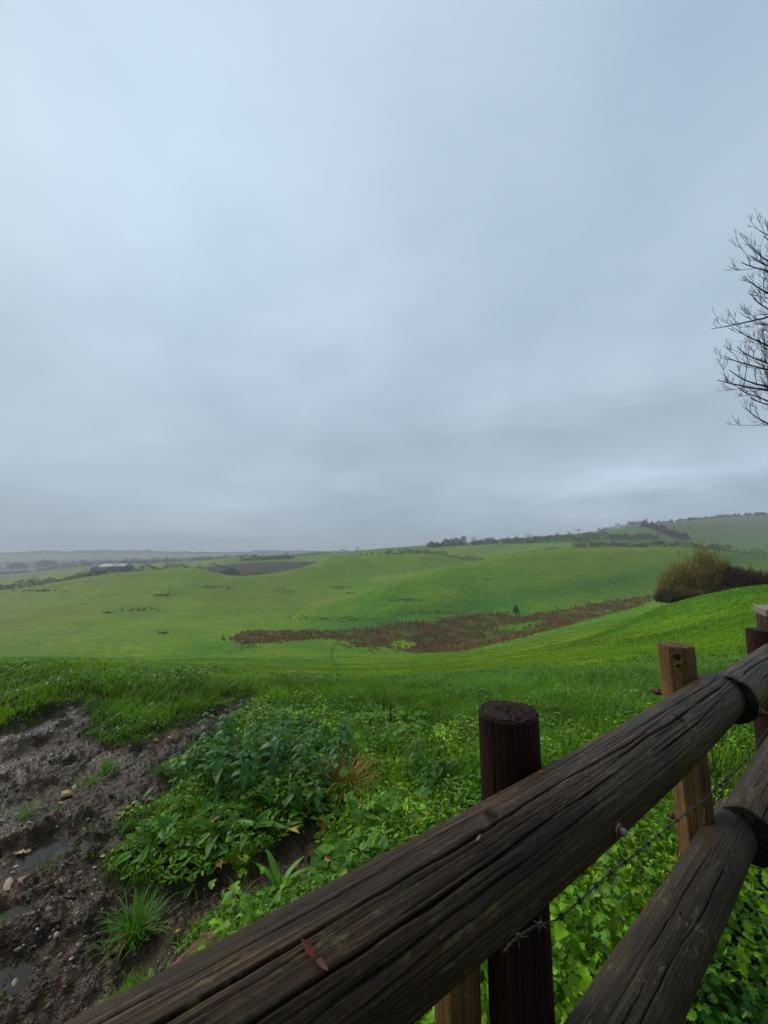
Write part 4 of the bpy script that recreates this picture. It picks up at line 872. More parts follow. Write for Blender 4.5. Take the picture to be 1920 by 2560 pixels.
def rock(px, row, s_, col, label, seed, sq=(1, .8, .55), name='stone', mat=None, cat='stone'):
    p = unproj(px, row, Hm); rg = np.random.default_rng(seed); V = I3[0].copy(); nrm = rg.normal(0, 1, (9, 3)); nrm /= np.linalg.norm(nrm, axis=1)[:, None]
    for n_ in nrm:
        d = V@n_; lim = rg.uniform(.45, .8); V = V-np.clip(d-lim, 0, None)[:, None]*n_*.9
    V = V*(1+.16*fbm(V[:, 0:1]*3+seed, V[:, 1:2]*3+V[:, 2:3]*2, seed, 3))*np.array(sq)*s_*.85
    o = mk(name, V, [I3[1]], mat or M_stone, col=np.tile(col, (len(V), 1))); o.location = p+np.array([0, 0, s_*sq[2]*.35]); o.rotation_euler = (rg.normal(0, .15), rg.normal(0, .15), rg.uniform(0, 6)); tag(o, label, cat); return o
BUF = (.28, .18, .07); PAL = (.30, .25, .18)
rock(165, 1988, .055, BUF, 'largest flat yellow buff stone beside a green tuft', 1, (1.2, .7, .35))
rock(190, 1968, .042, BUF, 'buff stone touching the largest yellow one', 2, (1.1, .8, .4))
rock(152, 2012, .026, (.40, .30, .14), 'small yellow stone just below the two buff ones', 3)
rock(236, 2174, .019, PAL, 'pale angular stone beside the thin grass sprig', 4, (.8, .6, .8))
rock(196, 2186, .020, PAL, 'pale stone left of the thin grass sprig', 5, (1.1, .6, .5))
rock(378, 1763, .062, BUF, 'buff stone lying in the grass beyond the mud', 6, (1.2, .8, .4))
rock(140, 2340, .020, PAL, 'cream stone in the lower mud left of the big tuft', 7)
rock(255, 2274, .013, PAL, 'small pale stone above the big green tuft', 8)
rock(123, 2273, .018, PAL, 'flat pale stone in the mud below the red leaf', 9)
rock(38, 2460, .022, PAL, 'cream stone by the lower puddle at the photo edge', 10, (1.4, .8, .6))
rock(22, 2215, .045, (.36, .27, .17), 'long buff stone beside the middle puddle', 11, (1.5, .6, .35))
rock(44, 2375, .017, PAL, 'pale stone at the rim of the lower puddle', 12)
rock(140, 1893, .020, PAL, 'white stone in the churned upper mud', 13)
rock(320, 1790, .045, PAL, 'white stone at the grass edge beyond the ruts', 14, (1.3, .7, .4))
rock(640, 2070+0, .02, (.3, .2, .12), 'brown stone half hidden by docks', 15)
rock(665, 2130, .016, PAL, 'pale stone on the bare soil patch', 16)
# broken red sandstone against the rail
def redstone():
    p = unproj(512, 2395, Hm); V = I3[0].copy(); rg = np.random.default_rng(77)
    V = np.sign(V)*np.abs(V)**.45; V = V*np.array([.095, .050, .034]); V[:, 1] *= 1-.35*V[:, 0]/.12; V = V+.022*np.stack([fbm(V[:, 0]*16+q, V[:, 1]*16+V[:, 2]*13, 220+q, 5, .62) for q in (0, 3, 6)], 1)
    o = mk('sandstone_fragment', V, [I3[1]], M_red, col=np.tile([1., 1, 1], (len(V), 1))); o.location = p+np.array([-.02, -.03, .02]); o.rotation_euler = (.25, -.1, 1.0); tag(o, 'broken red sandstone block lying against the lower rail end', 'stone')
redstone()
# --- fallen leaves
def maple(seed):
    rg = np.random.default_rng(seed); tips = [(-150, .35), (-118, .55), (-98, .3), (-62, .92), (-34, .45), (0, 1.0), (34, .45), (62, .92), (98, .3), (118, .55), (150, .35)]; pts = []
    for k, (a, r_) in enumerate(tips):
        a = d2r(a); pts.append((r_*math.cos(a), r_*math.sin(a)))
        if k < len(tips)-1:
            b = d2r((tips[k][0]+tips[k+1][0])/2); q = .42*min(r_, tips[k+1][1])+.16; pts.append((q*math.cos(b), q*math.sin(b)))
    P = np.array(pts); V = [(0, 0, 0)]; V += [(x*.5, y*.5, .05*math.sin(3*x+2*y+seed)+.02) for x, y in P]; V += [(x, y, .28*(x*x+y*y)*math.sin(2.1*math.atan2(y, x)+seed)+.10*rg.normal()) for x, y in P]; n = len(P)
    F3 = [(0, 1+i, 2+i) for i in range(n-1)]; F4 = [(1+i, 1+n+i, 2+n+i, 2+i) for i in range(n-1)]; V = np.array(V); V[:, 2] += .05
    st, sf = tube(np.array([[0, 0, .05], [-.5, .05, .06], [-1.0, .02, .02]]), .02, 4); return V, [np.array(F4), np.array(F3)], st, sf
def fallen(px, row, s_, col, label, seed, lift=.012, tilt=.25, oval=False, stalk=True):
    p = unproj(px, row, Hm); rg = np.random.default_rng(seed+900)
    if oval: V, F, vc = leaf(8, .5, .02, .2, .3); V = V-np.array([.5, 0, 0]); c = vc*np.array(col)
    else:
        V, F, st, sf = maple(seed); n0 = len(V); c = np.tile(col, (len(V), 1))*rg.uniform(.7, 1.3, (len(V), 1))
        if stalk: V = np.vstack([V, st]); F = [np.vstack([F[0], sf+n0]), F[1]]; c = np.vstack([c, np.tile([.22, .12, .05], (len(st), 1))])
    s_ *= 1.35; c = c*1.25; o = mk('fallen_leaf', V*s_, F, M_dry, col=c); o.location = p+np.array([0, 0, lift]); o.rotation_euler = (rg.normal(0, tilt), rg.normal(0, tilt), rg.uniform(0, 6)); tag(o, label, 'leaf', 'fallen autumn leaves'); return o
fallen(548, 2165, .042, (.34, .18, .03), 'yellow and brown lobed leaf on the soil below the docks', 1)
fallen(150, 2208, .045, (.20, .075, .035), 'red brown lobed leaf flat on the mud', 2)
fallen(52, 2204, .040, (.20, .08, .045), 'red brown leaf beside the long buff stone', 3)
fallen(428, 1850, .075, (.15, .06, .02), 'curled dark brown leaf at the top of the mud', 4, tilt=.5)
fallen(392, 1852, .05, (.22, .09, .03), 'flat orange brown leaf at the top of the mud', 5)
fallen(444, 2035, .055, (.33, .24, .08), 'pale tan leaf caught in the grass tuft', 6, .05, .6)
fallen(728, 2098, .05, (.42, .30, .02), 'bright yellow leaf lying on the weeds', 7, .05)
fallen(812, 2090, .05, (.17, .085, .04), 'dull brown leaf among the weeds', 8, .04, .5)
fallen(815, 2185, .028, (.40, .14, .02), 'small orange leaf close to the rail', 9, .06, .4)
fallen(1028, 2075, .035, (.38, .25, .03), 'upright yellow leaf in grass above the rail', 10, .08, .8)
fallen(440, 2385, .030, (.25, .30, .04), 'oval yellow green leaf standing by the rail', 11, .02, .6, True)
fallen(443, 2335, .016, (.42, .26, .02), 'tiny yellow leaf beside the big green tuft', 12, .012)
fallen(60, 2135, .05, (.42, .34, .14), 'pale yellow leaf on the wet mud by puddle', 13)
fallen(610, 2168, .035, (.42, .33, .02), 'yellow leaf right of the brown lobed leaf', 14, .03)
fallen(535, 2090, .045, (.26, .12, .05), 'brown crumpled leaf in the yellowing rosette', 15, .08, .6)
fallen(300, 2375, .022, (.24, .09, .05), 'small red leaf below the big green tuft', 16)
fallen(1447, 1857, .05, (.30, .24, .07), 'tan dead leaf in the grass above the top rail', 17, .08, .7)
fallen(1535, 2182, .018, (.45, .35, .04), 'small yellow leaf among weeds below the barbed wire', 18, .26, .7, True)
# things stuck to the rail
def onrail(px, row, axis, rad, V, F, mat, c, name, label, cat, rot=0, lift=.002):
    h_ = logray(px, row, axis, rad)
    if h_ is None: print('no rail hit', px, row); return
    p, n_ = h_; X = FD*math.cos(rot)+np.cross(n_, FD)*math.sin(rot); X -= n_*(X@n_); X /= np.linalg.norm(X); Yv = np.cross(n_, X)
    W_ = V@np.array([X, Yv, n_])+n_*lift; o = mk(name, W_, F, mat, col=c); o.location = p; tag(o, label, cat); return o
LV, LF, lc = leaf(7, .55, 0, -.1, .3)
def samara():
    a = LV*np.array([.014, .012, .02]); b = a.copy(); b[:, 0] = -b[:, 0]-.004; b *= .8; m = len(a); V = np.vstack([a, b]); return V, [np.vstack([LF[0], LF[0]+m])], np.vstack([np.tile([.20, .045, .02], (m, 1)), np.tile([.14, .05, .035], (m, 1))])
V, F, c = samara(); onrail(782, 2392, top_axis, top_r, V*1.5, F, M_dry, c, 'seed_pod', 'pair of orange brown winged seeds stuck on the rail', 'seed', 2.0, .003)
V, F, st, sf = maple(4); onrail(1352, 1932, top_axis, top_r, V*.010, F, M_dry, np.tile([.25, .08, .03], (len(V), 1)), 'leaf_scrap', 'orange leaf scrap where the rail meets the round post', 'leaf', .3)
for px, row, s_, lb in ((1190, 2105, .016, 'pale leaf sliver on the rail below the round post'), (1463, 1940, .007, 'tiny yellow leaf scrap halfway along the top rail'), (1521, 1869, .006, 'tiny green leaf scrap near the tan post'), (1043, 2262, 0, '')):
    if s_: onrail(px, row, top_axis, top_r, LV*np.array([s_, s_*.5, s_]), LF, M_dry, np.tile([.24, .20, .09], (len(LV), 1)), 'leaf_scrap', lb, 'leaf', rng.uniform(0, .6))
for (px, row), (px2, row2), lb in (((1732, 1762), (1752, 1770), 'short brown straw lying across the top rail'), ((1815, 1745), (1832, 1765), 'pale straw on the end of the nearer top rail')):
    a = logray(px, row, top_axis, top_r, s1=2.25); b = logray(px2, row2, top_axis, top_r, s1=2.25)
    if a and b:
        V, F = tube(resample(np.array([a[0]+a[1]*.003, (a[0]+b[0])/2+a[1]*.005, b[0]+b[1]*.003]), .003), .0012, 4); o = mk('straw', V-a[0], [F], M_dry, col=np.tile([.18, .11, .05], (len(V), 1))); o.location = a[0]; tag(o, lb, 'straw')

# ------------------------------------------------------------------ rushes and rough patches in the valley
def rush_tufts(pts, name, label, cols, h=(.4, .95), nb=16, wk=.0006, kind='stuff', cat='rushes'):
    pts = np.asarray(pts); N = len(pts)*nb; b = np.repeat(pts, nb, 0); b = b+np.c_[rng.normal(0, .22, (N, 2)), np.zeros(N)]; R = np.hypot(b[:, 0], b[:, 1]); k = np.clip(np.repeat(rng.random(len(pts)), nb)+rng.normal(0, .12, N), 0, 1)[:, None]
    cs = np.array(cols); kk = k[:, 0]*(len(cs)-1.001); i = kk.astype(int); t = (kk-i)[:, None]; col = (cs[i]*(1-t)+cs[i+1]*t)*rng.uniform(.7, 1.3, (N, 1))
    hh = np.repeat(rng.uniform(h[0], h[1], len(pts)), nb)*rng.uniform(.7, 1.2, N)
    V, F, c = blades(b, hh, R*wk*rng.uniform(.6, 1.4, N)+.01, rng.uniform(.05, .6, N), rng.uniform(0, 6.28, N), col); o = mk(name, V, F, M_far, col=c); tag(o, label, cat, kind=kind)
def inpx(poly, n, holes=(), jit=0):
    """random ground points whose picture position falls in the outline"""
    poly = np.array(poly, float); lo, hi = poly.min(0), poly.max(0); out = []
    while len(out) < n:
        u = rng.uniform(lo[0], hi[0], 400); v = rng.uniform(lo[1], hi[1], 400); k = inpoly(u, v, poly)
        for h_ in holes: k &= ~inpoly(u, v, h_)
        for a, b in zip(u[k], v[k]):
            p = unproj(a, b, H0, 12, 900)
            if p is not None: out.append(p)
            if len(out) >= n: break
    return np.array(out)
RB = [(.15, .10, .020), (.31, .150, .030), (.40, .23, .055), (.25, .13, .03), (.10, .13, .018)]
P = inpx([(a, b+0.) for a, b in wet_px], 4200, (wet_hole, wet_hole2)); P[:, :2] += rng.normal(0, 2.2, (len(P), 2)); kk_ = fbm(P[:, 0]/5, P[:, 1]/5, 350, 3)+rng.normal(0, .15, len(P)) > -.22; P = P[kk_]; P[:, 2] = H0(P[:, 0], P[:, 1]); rush_tufts(P, 'rushes', 'bed of rusty brown rushes on the wet valley floor', RB)
rag = []
for (a, b), n in (((640, 1616), 5), ((604, 1621), 4), ((870, 1612), 8), ((890, 1618), 8), ((930, 1625), 6), ((910, 1610), 14), ((945, 1602), 20), ((1120, 1600), 20)):
    for _ in range(n):
        p = unproj(a+rng.normal(0, 12), b+rng.normal(0, 3), H0, 20, 600)
        if p is not None: rag.append(p)
rush_tufts(rag, 'rush_clumps', 'scattered rush clumps fringing the brown bed', RB, (.4, .8))
pat = []
for cx, cy, sx, sy, n in ((100, 1477, 60, 3, 90), (405, 1488, 26, 3, 50), (530, 1467, 34, 4, 40), (270, 1532, 14, 1.5, 18), (350, 1524, 45, 5, 50), (410, 1583, 16, 3, 26), (850, 1469, 28, 4, 55), (876, 1483, 18, 1.5, 20), (1223, 1449, 12, 3, 20), (425, 1480, 60, 18, 30), (300, 1440, 14, 2, 8), (1010, 1400, 40, 2, 0)):
    for _ in range(n):
        p = unproj(cx+rng.normal(0, sx*.5), cy+rng.normal(0, sy*.5), H0, 20, 700)
        if p is not None: pat.append(p)
rush_tufts(pat, 'rough_grass', 'scattered brown rough tussocks in the pasture', [(.10, .07, .03), (.13, .085, .035), (.09, .09, .03)], (.3, .6), 9)
grn = []
for cx, cy, sx, sy, n in ((575, 1471, 18, 4, 30), (706, 1477, 36, 6, 60), (820, 1548, 110, 9, 200), (1010, 1500, 45, 4, 80), (1075, 1532, 100, 6, 120), (1260, 1400, 60, 30, 20), (1395, 1620, 60, 3, 0), (1530, 1515, 60, 6, 60)):
    for _ in range(n):
        p = unproj(cx+rng.normal(0, sx*.6), cy+rng.normal(0, sy*.6), H0, 20, 700)
        if p is not None: grn.append(p)
rush_tufts(grn, 'tussocks', 'scattered dark green tussocks along the hill foot', [(.035, .085, .016), (.055, .12, .018), (.08, .13, .03)], (.25, .5), 8, cat='tussocks')
# ------------------------------------------------------------------ crowns, hedges and trees far off
def cards(pos, size, col, flat=.0):
    N = len(pos); a = rng.normal(0, 1, (N, 3)); a /= np.linalg.norm(a, axis=1)[:, None]; b = np.cross(a, rng.normal(0, 1, (N, 3))); b /= np.linalg.norm(b, axis=1)[:, None]
    s_ = (size*rng.uniform(.5, 1.3, N))[:, None]; V = np.stack([pos+a*s_*.6, pos-a*s_*.35+b*s_*.5, pos-a*s_*.35-b*s_*.5], 1).reshape(-1, 3)
    return V, [np.arange(3*N).reshape(-1, 3)], np.repeat(col, 3, 0)
def hedge(pts, h, wd, col, label, dens=16, size=.55, gaps=0., rows_=False, seed=0, trunks=True):
    """pts: (photo column, depth in metres); follows the terrain"""
    P = np.array([atpx(a, b) for a, b in pts]); L = np.concatenate([[0], np.cumsum(np.hypot(*np.diff(P[:, :2], axis=0).T))]); n = int(L[-1]*dens*h/3); s_ = rng.uniform(0, L[-1], n)
    pr = np.interp(s_, L, P[:, 0]), np.interp(s_, L, P[:, 1]); h = h*1.12; dens = dens*1.3; top = h*(.72+.55*fbm(s_/9+seed*3.7, s_*0+seed, 300, 3)+.30*fbm(s_/2.6+seed, s_*0+seed, 305, 2))
    if gaps: k = fbm(s_/7+seed, s_*0+3, 310, 2) > gaps-.6; s_, top = s_[k], top[k]; pr = (pr[0][k], pr[1][k]); n = len(s_)
    q = rng.random(n)**.8; a = rng.uniform(0, 2*PI, n); r_ = np.sqrt(rng.random(n))*wd*.5*np.sqrt(np.clip(1.05-q*q, .05, 1)); x = pr[0]+r_*np.cos(a); y = pr[1]+r_*np.sin(a); z = H0(x, y)+q*np.maximum(top, .5)
    c = np.array(col)*rng.uniform(.6, 1.4, (n, 1))*(1+.25*fbm(s_/12, s_*0, 320, 2)[:, None]); gk = sstep(fbm(s_/20+seed, s_*0+5, 330, 2), .0, .5)[:, None]*.5; c = c*(1-gk)+np.array([.02, .028, .010])*gk
    t = empty('hedge', tuple(P[0])); tag(t, label, 'hedge'); V, F, cc = cards(np.stack([x, y, z], -1)-P[0], size, c); mk('foliage', V, F, M_far, t, col=cc, smooth=False)
    if trunks:
        bag = Bag()
        for u in np.arange(1, L[-1], 5.0):
            u = u+rng.normal(0, 1.5); p = np.array([np.interp(u, L, P[:, 0]), np.interp(u, L, P[:, 1]), 0]); p[2] = float(H0(p[0], p[1])); v, f_ = tube(np.array([p-[0, 0, .3], p+[rng.normal(0, .2), 0, h*.3], p+[rng.normal(0, .5), 0, h*.62]])-P[0], [.16, .12, .05], 4); bag.add(v, [f_], np.tile([.03, .025, .02], (len(v), 1)))
        bag.build('stems', M_far, t)
    return t
HB = (.042, .028, .017); HD = (.024, .024, .012); HR = (.065, .034, .020)
hedge([(-160, 314), (-40, 314), (60, 318), (140, 324), (200, 328), (300, 334), (380, 340)], 7.2, 5, HB, 'dark brown hedge bounding the left of the pasture', 22, .6, seed=1)
hedge([(380, 340), (460, 344), (520, 352), (560, 380), (600, 430)], 6.4, 4, HR, 'reddish bare hedge behind the left hill crest', 22, .6, seed=2)
hedge([(600, 585), (650, 590), (735, 585)], 6.5, 6, HD, 'dark evergreen belt above the ploughed field', 24, .8, seed=3)
hedge([(600, 395), (650, 398), (712, 396)], 3.4, 3.5, HR, 'low brown hedge in the gully below the ploughed field', 18, .5, seed=4)
hedge([(530, 560), (575, 470), (605, 400)], 2.2, 2, HB, 'thin hedge running down the left side of the ploughed field', 14, .45, seed=5)
hedge([(740, 640), (800, 660), (870, 690)], 4, 4, HD, 'short misty hedge on the skyline above the green strip', 18, .6, seed=6)
hedge([(700, 365), (745, 370)], 3.6, 4, HD, 'pair of dark bushes at the end of the centre crest', 22, .5, seed=7)
hedge([(960, 386), (1030, 388), (1087, 391), (1150, 395), (1212, 396)], 5.2, 4, HB, 'hedge dipping between the two rounded hills', 24, .55, seed=8)
hedge([(1209, 300), (1250, 298), (1300, 297), (1395, 298)], 3.0, 3.5, HR, 'low reddish hedge rising behind the right hill flank', 20, .5, seed=9)
hedge([(1435, 298), (1520, 300), (1600, 300), (1700, 301), (1770, 303), (1830, 306)], 5.6, 4.5, HB, 'brown hedge along the top of the right hill', 24, .55, seed=10)
hedge([(1174, 560), (1240, 560), (1307, 556), (1400, 552)], 9.5, 5, HD, 'dark hedge with trees below the skyline field', 24, .7, seed=11, gaps=.25)
hedge([(1400, 552), (1500, 546), (1580, 540), (1650, 535)], 11.5, 5.5, HB, 'tall brown hedge under the skyline field', 24, .7, seed=12)
hedge([(1573, 715), (1610, 690), (1650, 630), (1690, 570), (1722, 530)], 11.0, 9, HR, 'thick brown hedge running down from the hilltop', 26, .75, seed=13)
hedge([(1811, 372), (1850, 360), (1890, 345), (1930, 335), (1990, 325)], 6.5, 5, HR, 'reddish brown hedge dropping at the right photo edge', 26, .6, seed=14)
hedge([(1498, 735), (1540, 725), (1575, 715)], 8, 4, HD, 'dark hedge on the hill skyline right of the round tree', 20, .7, seed=15)
hedge([(1070, 575), (1110, 572), (1165, 568)], 11.0, 9, HB, 'dark rounded copse at the left end of the skyline hedge', 30, .9, seed=16)
hedge([(740, 372), (800, 376), (860, 376), (960, 384)], 2.6, 2.5, HD, 'low gappy hedge along the centre hill skyline', 12, .45, gaps=.35, seed=17)
hedge([(1530, 470), (1600, 462), (1660, 455), (1700, 450)], 4, 3.5, HR, 'short reddish hedge joining the hilltop hedges', 20, .55, seed=18)
for i, (a, b, h_) in enumerate([(-100, 900, 8), (-150, 1400, 12), (-100, 1800, 14)]):
    hedge([(a, b), (150, b*1.03), (420, b*.98), (640, b*1.05)], h_, h_*1.5, (.045, .05, .03), ['pale misty hedge out on the left plain', 'fainter belt of trees in the mist on the plain', 'faintest belt of trees below the far ridge'][i], 5, h_*.22, seed=30+i, trunks=False, gaps=.35)
def tree_mesh(h, w_, n, size, col, seed, bare=False, trunk_h=.3, conifer=False):
    rg = np.random.default_rng(seed); t = empty('tree'); q = rg.normal(0, 1, (n, 3)); q /= np.linalg.norm(q, axis=1)[:, None]; rr_ = rg.random(n)**(.33 if not bare else .5)
    lob = 1+.28*fbm(q[:, 0]*2+seed, q[:, 1]*2+q[:, 2], seed, 3); P = q*rr_[:, None]*lob[:, None]*np.array([w_/2, w_/2, h*(1-trunk_h)/2]); 
    if conifer: P[:, :2] *= (.95-.75*(P[:, 2:3]/(h*(1-trunk_h)/2)))*.7
    P[:, 2] += h*(1+trunk_h)/2; c = np.array(col)*rg.uniform(.6, 1.4, (n, 1)); V, F, cc = cards(P, size, c); mk('crown', V, F, M_far, t, col=cc, smooth=False); bag = Bag()
    v, f_ = tube(np.array([[0, 0, -.4], [.05*h*.1, 0, h*.3], [0, 0, h*.75]]), [h*.022, h*.017, h*.006], 6); bag.add(v, [f_], np.tile([.035, .028, .022], (len(v), 1)))
    for k in range(9 if bare else 5):
        a = rg.uniform(0, 6.28); z0 = h*rg.uniform(.25, .5); d = np.array([math.cos(a)*w_*.42, math.sin(a)*w_*.42, h*rg.uniform(.2, .42)]); v, f_ = tube(np.array([[0, 0, z0], [d[0]*.5, d[1]*.5, z0+d[2]*.65], [d[0], d[1], z0+d[2]]]), [h*.012, h*.008, h*.003], 4); bag.add(v, [f_], np.tile([.035, .028, .022], (len(v), 1)))
    bag.build('trunk', M_far, t); return t
def put(t, px, Y, s_=1, label=None, group=None, name=None):
    p = atpx(px, Y); t.location = p; t.scale = (s_,)*3; t.rotation_euler = (0, 0, rng.uniform(0, 6)); tag(t, label, 'tree', group)
    if name: t.name = name
    return t
put(tree_mesh(9.5, 17, 900, .28, (.08, .06, .045), 1, True), 1449, 690, 1, 'wide pale bare tree alone on the hill skyline')
put(tree_mesh(5, 6, 260, .26, (.08, .06, .045), 2, True), 1423, 690, 1, 'small bare tree just left of the wide skyline tree')
put(tree_mesh(12, 15, 900, .32, (.075, .06, .045), 3, True), 1325, 575, 1, 'round bare tree rising above the middle of the skyline hedge')
put(tree_mesh(12, 11, 700, .32, (.06, .05, .035), 4, True), 1186, 572, 1, 'narrow bare tree right of the dark copse')
put(tree_mesh(11, 13, 700, .34, (.08, .062, .05), 5, True), 1152, 590, 1, 'pale bare tree above the dark copse')
put(tree_mesh(9, 8, 500, .32, (.045, .045, .025), 6), 1292, 565, 1, 'dark rounded tree left of the round bare tree')
put(tree_mesh(9, 9, 500, .34, (.04, .036, .024), 7), 90, 321, 1, 'dark tree standing in the left boundary hedge')
put(tree_mesh(8, 10, 500, .36, (.045, .045, .03), 8), 221, 332, 1, 'dark bush tree left of the barns')
put(tree_mesh(5, 4.5, 300, .25, (.13, .06, .03), 9), 645, 392, 1, 'orange tinted small tree in the gully')
put(tree_mesh(11, 6, 320, .3, (.06, .05, .04), 10, True), 893, 540, 1, 'slim bare tree on the centre hill skyline')
put(tree_mesh(26, 44, 1300, 1.5, (.045, .05, .032), 12), 46, 1000, 1, 'broad misty tree mass at the left photo edge')
put(tree_mesh(26, 46, 1300, 1.5, (.045, .05, .032), 13), 118, 1050, 1, 'broad misty tree mass left of the barns')
hb = tree_mesh(6.2, 6, 260, .4, (.038, .036, .022), 20); first = True
GH = 'small dark trees in the hill hedges'
for px, Y in ((970, 388), (1001, 389), (1020, 390), (1046, 391), (1066, 391), (1200, 562), (1222, 561), (1236, 561), (1256, 560), (1272, 560), (1340, 556), (1372, 554), (1395, 553), (1430, 550), (1470, 548), (1545, 543), (1567, 541), (1455, 301), (1490, 302), (1560, 302), (1610, 302), (1652, 303), (1740, 304), (1785, 305), (660, 588), (690, 587), (716, 586)):
    t = hb if first else copy_tree(hb); first = False
    put(t, px, Y, rng.uniform(.75, 1.12)*(1.5 if Y > 500 else .95), 'small dark rounded tree growing in a hedge line on the hills', GH)
hc = tree_mesh(4.2, 3.4, 120, .3, (.038, .036, .022), 21); first = True
for px in (745, 757, 770, 782, 797, 808, 822, 835, 848, 861, 875, 903, 917, 930, 946):
    t = hc if first else copy_tree(hc); first = False; put(t, px, 384, rng.uniform(.7, 1.15), 'small bush in the gappy row on the centre hill crest', 'bushes along the centre hill crest')
cf = tree_mesh(11, 11, 230, 1.3, (.022, .030, .018), 22, conifer=True, trunk_h=.08); first = True
for i, px in enumerate(np.r_[np.arange(1606, 1700, 6.5), np.arange(1702, 1930, 5.5)]):
    t = cf if first else copy_tree(cf); first = False; put(t, px+rng.normal(0, 2), 960+rng.normal(0, 6), rng.uniform(.7, 1.2), 'small dark conifer in the row along the far hilltop', 'conifers on the far hilltop', 'conifer'); t.location.z -= 2.2
# far ridge woods: they read as one mass in the mist
bag = Bag(); n = 9000; px = rng.uniform(-180, 1130, n); Y = rng.uniform(2300, 2560, n); x = (px-960)/1005.8*Y; y = Y; z = H0(x, y); hh = 21*(.55+.7*fbm(px/60, px*0, 400, 3)+.3*fbm(px/14, px*0+3, 402, 2)); k = rng.random(n); V, F, c = cards(np.stack([x, y, z+np.maximum(hh, 3)*k], -1), 9, np.tile([.035, .045, .028], (n, 1))*rng.uniform(.6, 1.3, (n, 1))); bag.add(V, F, c)
tag(bag.build('distant_woods', M_far, smooth=False), 'blue grey wooded ridge fading into mist', 'woods', kind='stuff')
# ------------------------------------------------------------------ barns beyond the left hedge
def barn(px, Y, L, W_, eh, rh, yaw, label, nsky=3, lift=0):
    p = atpx(px, Y); t = empty('barn', (p[0], p[1], p[2]+lift), yaw); tag(t, label, 'barn')
    V = [(sx*L/2, sy*W_/2, z) for z in (-2, eh) for sx, sy in ((-1, -1), (1, -1), (1, 1), (-1, 1))]+[(-L/2, 0, rh), (L/2, 0, rh)]
    mk('wall', V, [np.array([(0, 1, 5, 4), (1, 2, 6, 5), (2, 3, 7, 6), (3, 0, 4, 7)]), np.array([(4, 8, 7), (5, 6, 9)])], M_wall, t, smooth=False)
    for sg in (-1, 1):
        o_ = .5; a = np.array([(-L/2-o_, sg*(W_/2+o_), eh-.05), (L/2+o_, sg*(W_/2+o_), eh-.05), (L/2+o_, 0, rh+.12), (-L/2-o_, 0, rh+.12)]); b = a+np.array([0, 0, .15]); V = np.vstack([a, b]); rf = mk('roof', V, [np.array([(3, 2, 1, 0), (4, 5, 6, 7), (0, 1, 5, 4), (1, 2, 6, 5), (2, 3, 7, 6), (3, 0, 4, 7)])], M_roof, t, smooth=False)
        for k in range(nsky):
            u = (-.4+.8*(k+.5)/nsky)*L; q0, q1 = .25, .7; f_ = lambda q, uu: (uu, sg*(W_/2)*(1-q), eh+(rh-eh)*q+.22); mk('skylight', [f_(q0, u-L*.04), f_(q0, u+L*.04), f_(q1, u+L*.04), f_(q1, u-L*.04)], [np.array([(0, 1, 2, 3)])], M_sky_l, rf, smooth=False)
    mk('door', [(-L/2-.03, -2, 0), (-L/2-.03, 2, 0), (-L/2-.03, 2, eh*.85), (-L/2-.03, -2, eh*.85)], [np.array([(0, 1, 2, 3)])], M_dark, t, smooth=False)
M_sky_l = mat_plain('translucent_roof_sheet', (.66, .70, .74), .4, 0, 1, .05)
barn(247, 470, 15, 13, 4.6, 7.2, d2r(-62), 'blue grey gabled barn, nearest of the two', 2, 1.2)
barn(292, 500, 34, 18, 4.8, 7.8, d2r(-8), 'long pale roofed barn beside the gabled one', 5, 1.5)
# ------------------------------------------------------------------ stock fence along the rushes
vf_px = [(904, 1566), (943, 1562), (983, 1561), (1015, 1558), (1072, 1553), (1128, 1549), (1190, 1541), (1258, 1535), (1324, 1529), (1381, 1523), (1411, 1519), (1462, 1511), (1515, 1502), (1562, 1494), (1610, 1487)]
vp_ = [unproj(a, b, H0, 40, 600) for a, b in vf_px]; vf = empty('stock_fence', tuple(vp_[0])); tag(vf, 'thin wire stock fence along the far side of the rushes', 'fence')
pv, pf_ = tube(np.array([[0, 0, -.3], [.01, 0, .6], [0, .01, 1.28], [0, 0, 1.30]]), [.075, .072, .07, .01], 7); pm = None
for p in vp_:
    if pm is None: pm = mk('post', pv, [pf_], M_far, vf, col=np.tile([.04, .032, .025], (len(pv), 1))); o = pm
    else: o = pm.copy(); C.objects.link(o)
    o.location = p-vp_[0]
for zz in (.5, .85, 1.15):
    V, F = tube(np.array([p+[0, 0, zz] for p in vp_])-vp_[0], .006, 3); mk('wire', V, [F], M_far, vf, col=np.tile([.08, .08, .08], (len(V), 1)))
def lone_post(px, Y, h_, label):
    p = atpx(px, Y); o = mk('fence_post', pv*np.array([.8, .8, h_/1.3]), [pf_], M_far, col=np.tile([.03, .03, .02], (len(pv), 1))); o.location = p; tag(o, label, 'post')
lone_post(1916, 38, 1.25, 'thin dark post on the brow beside the bramble thicket'); lone_post(1876, 40, .9, 'short stake in front of the bramble thicket')
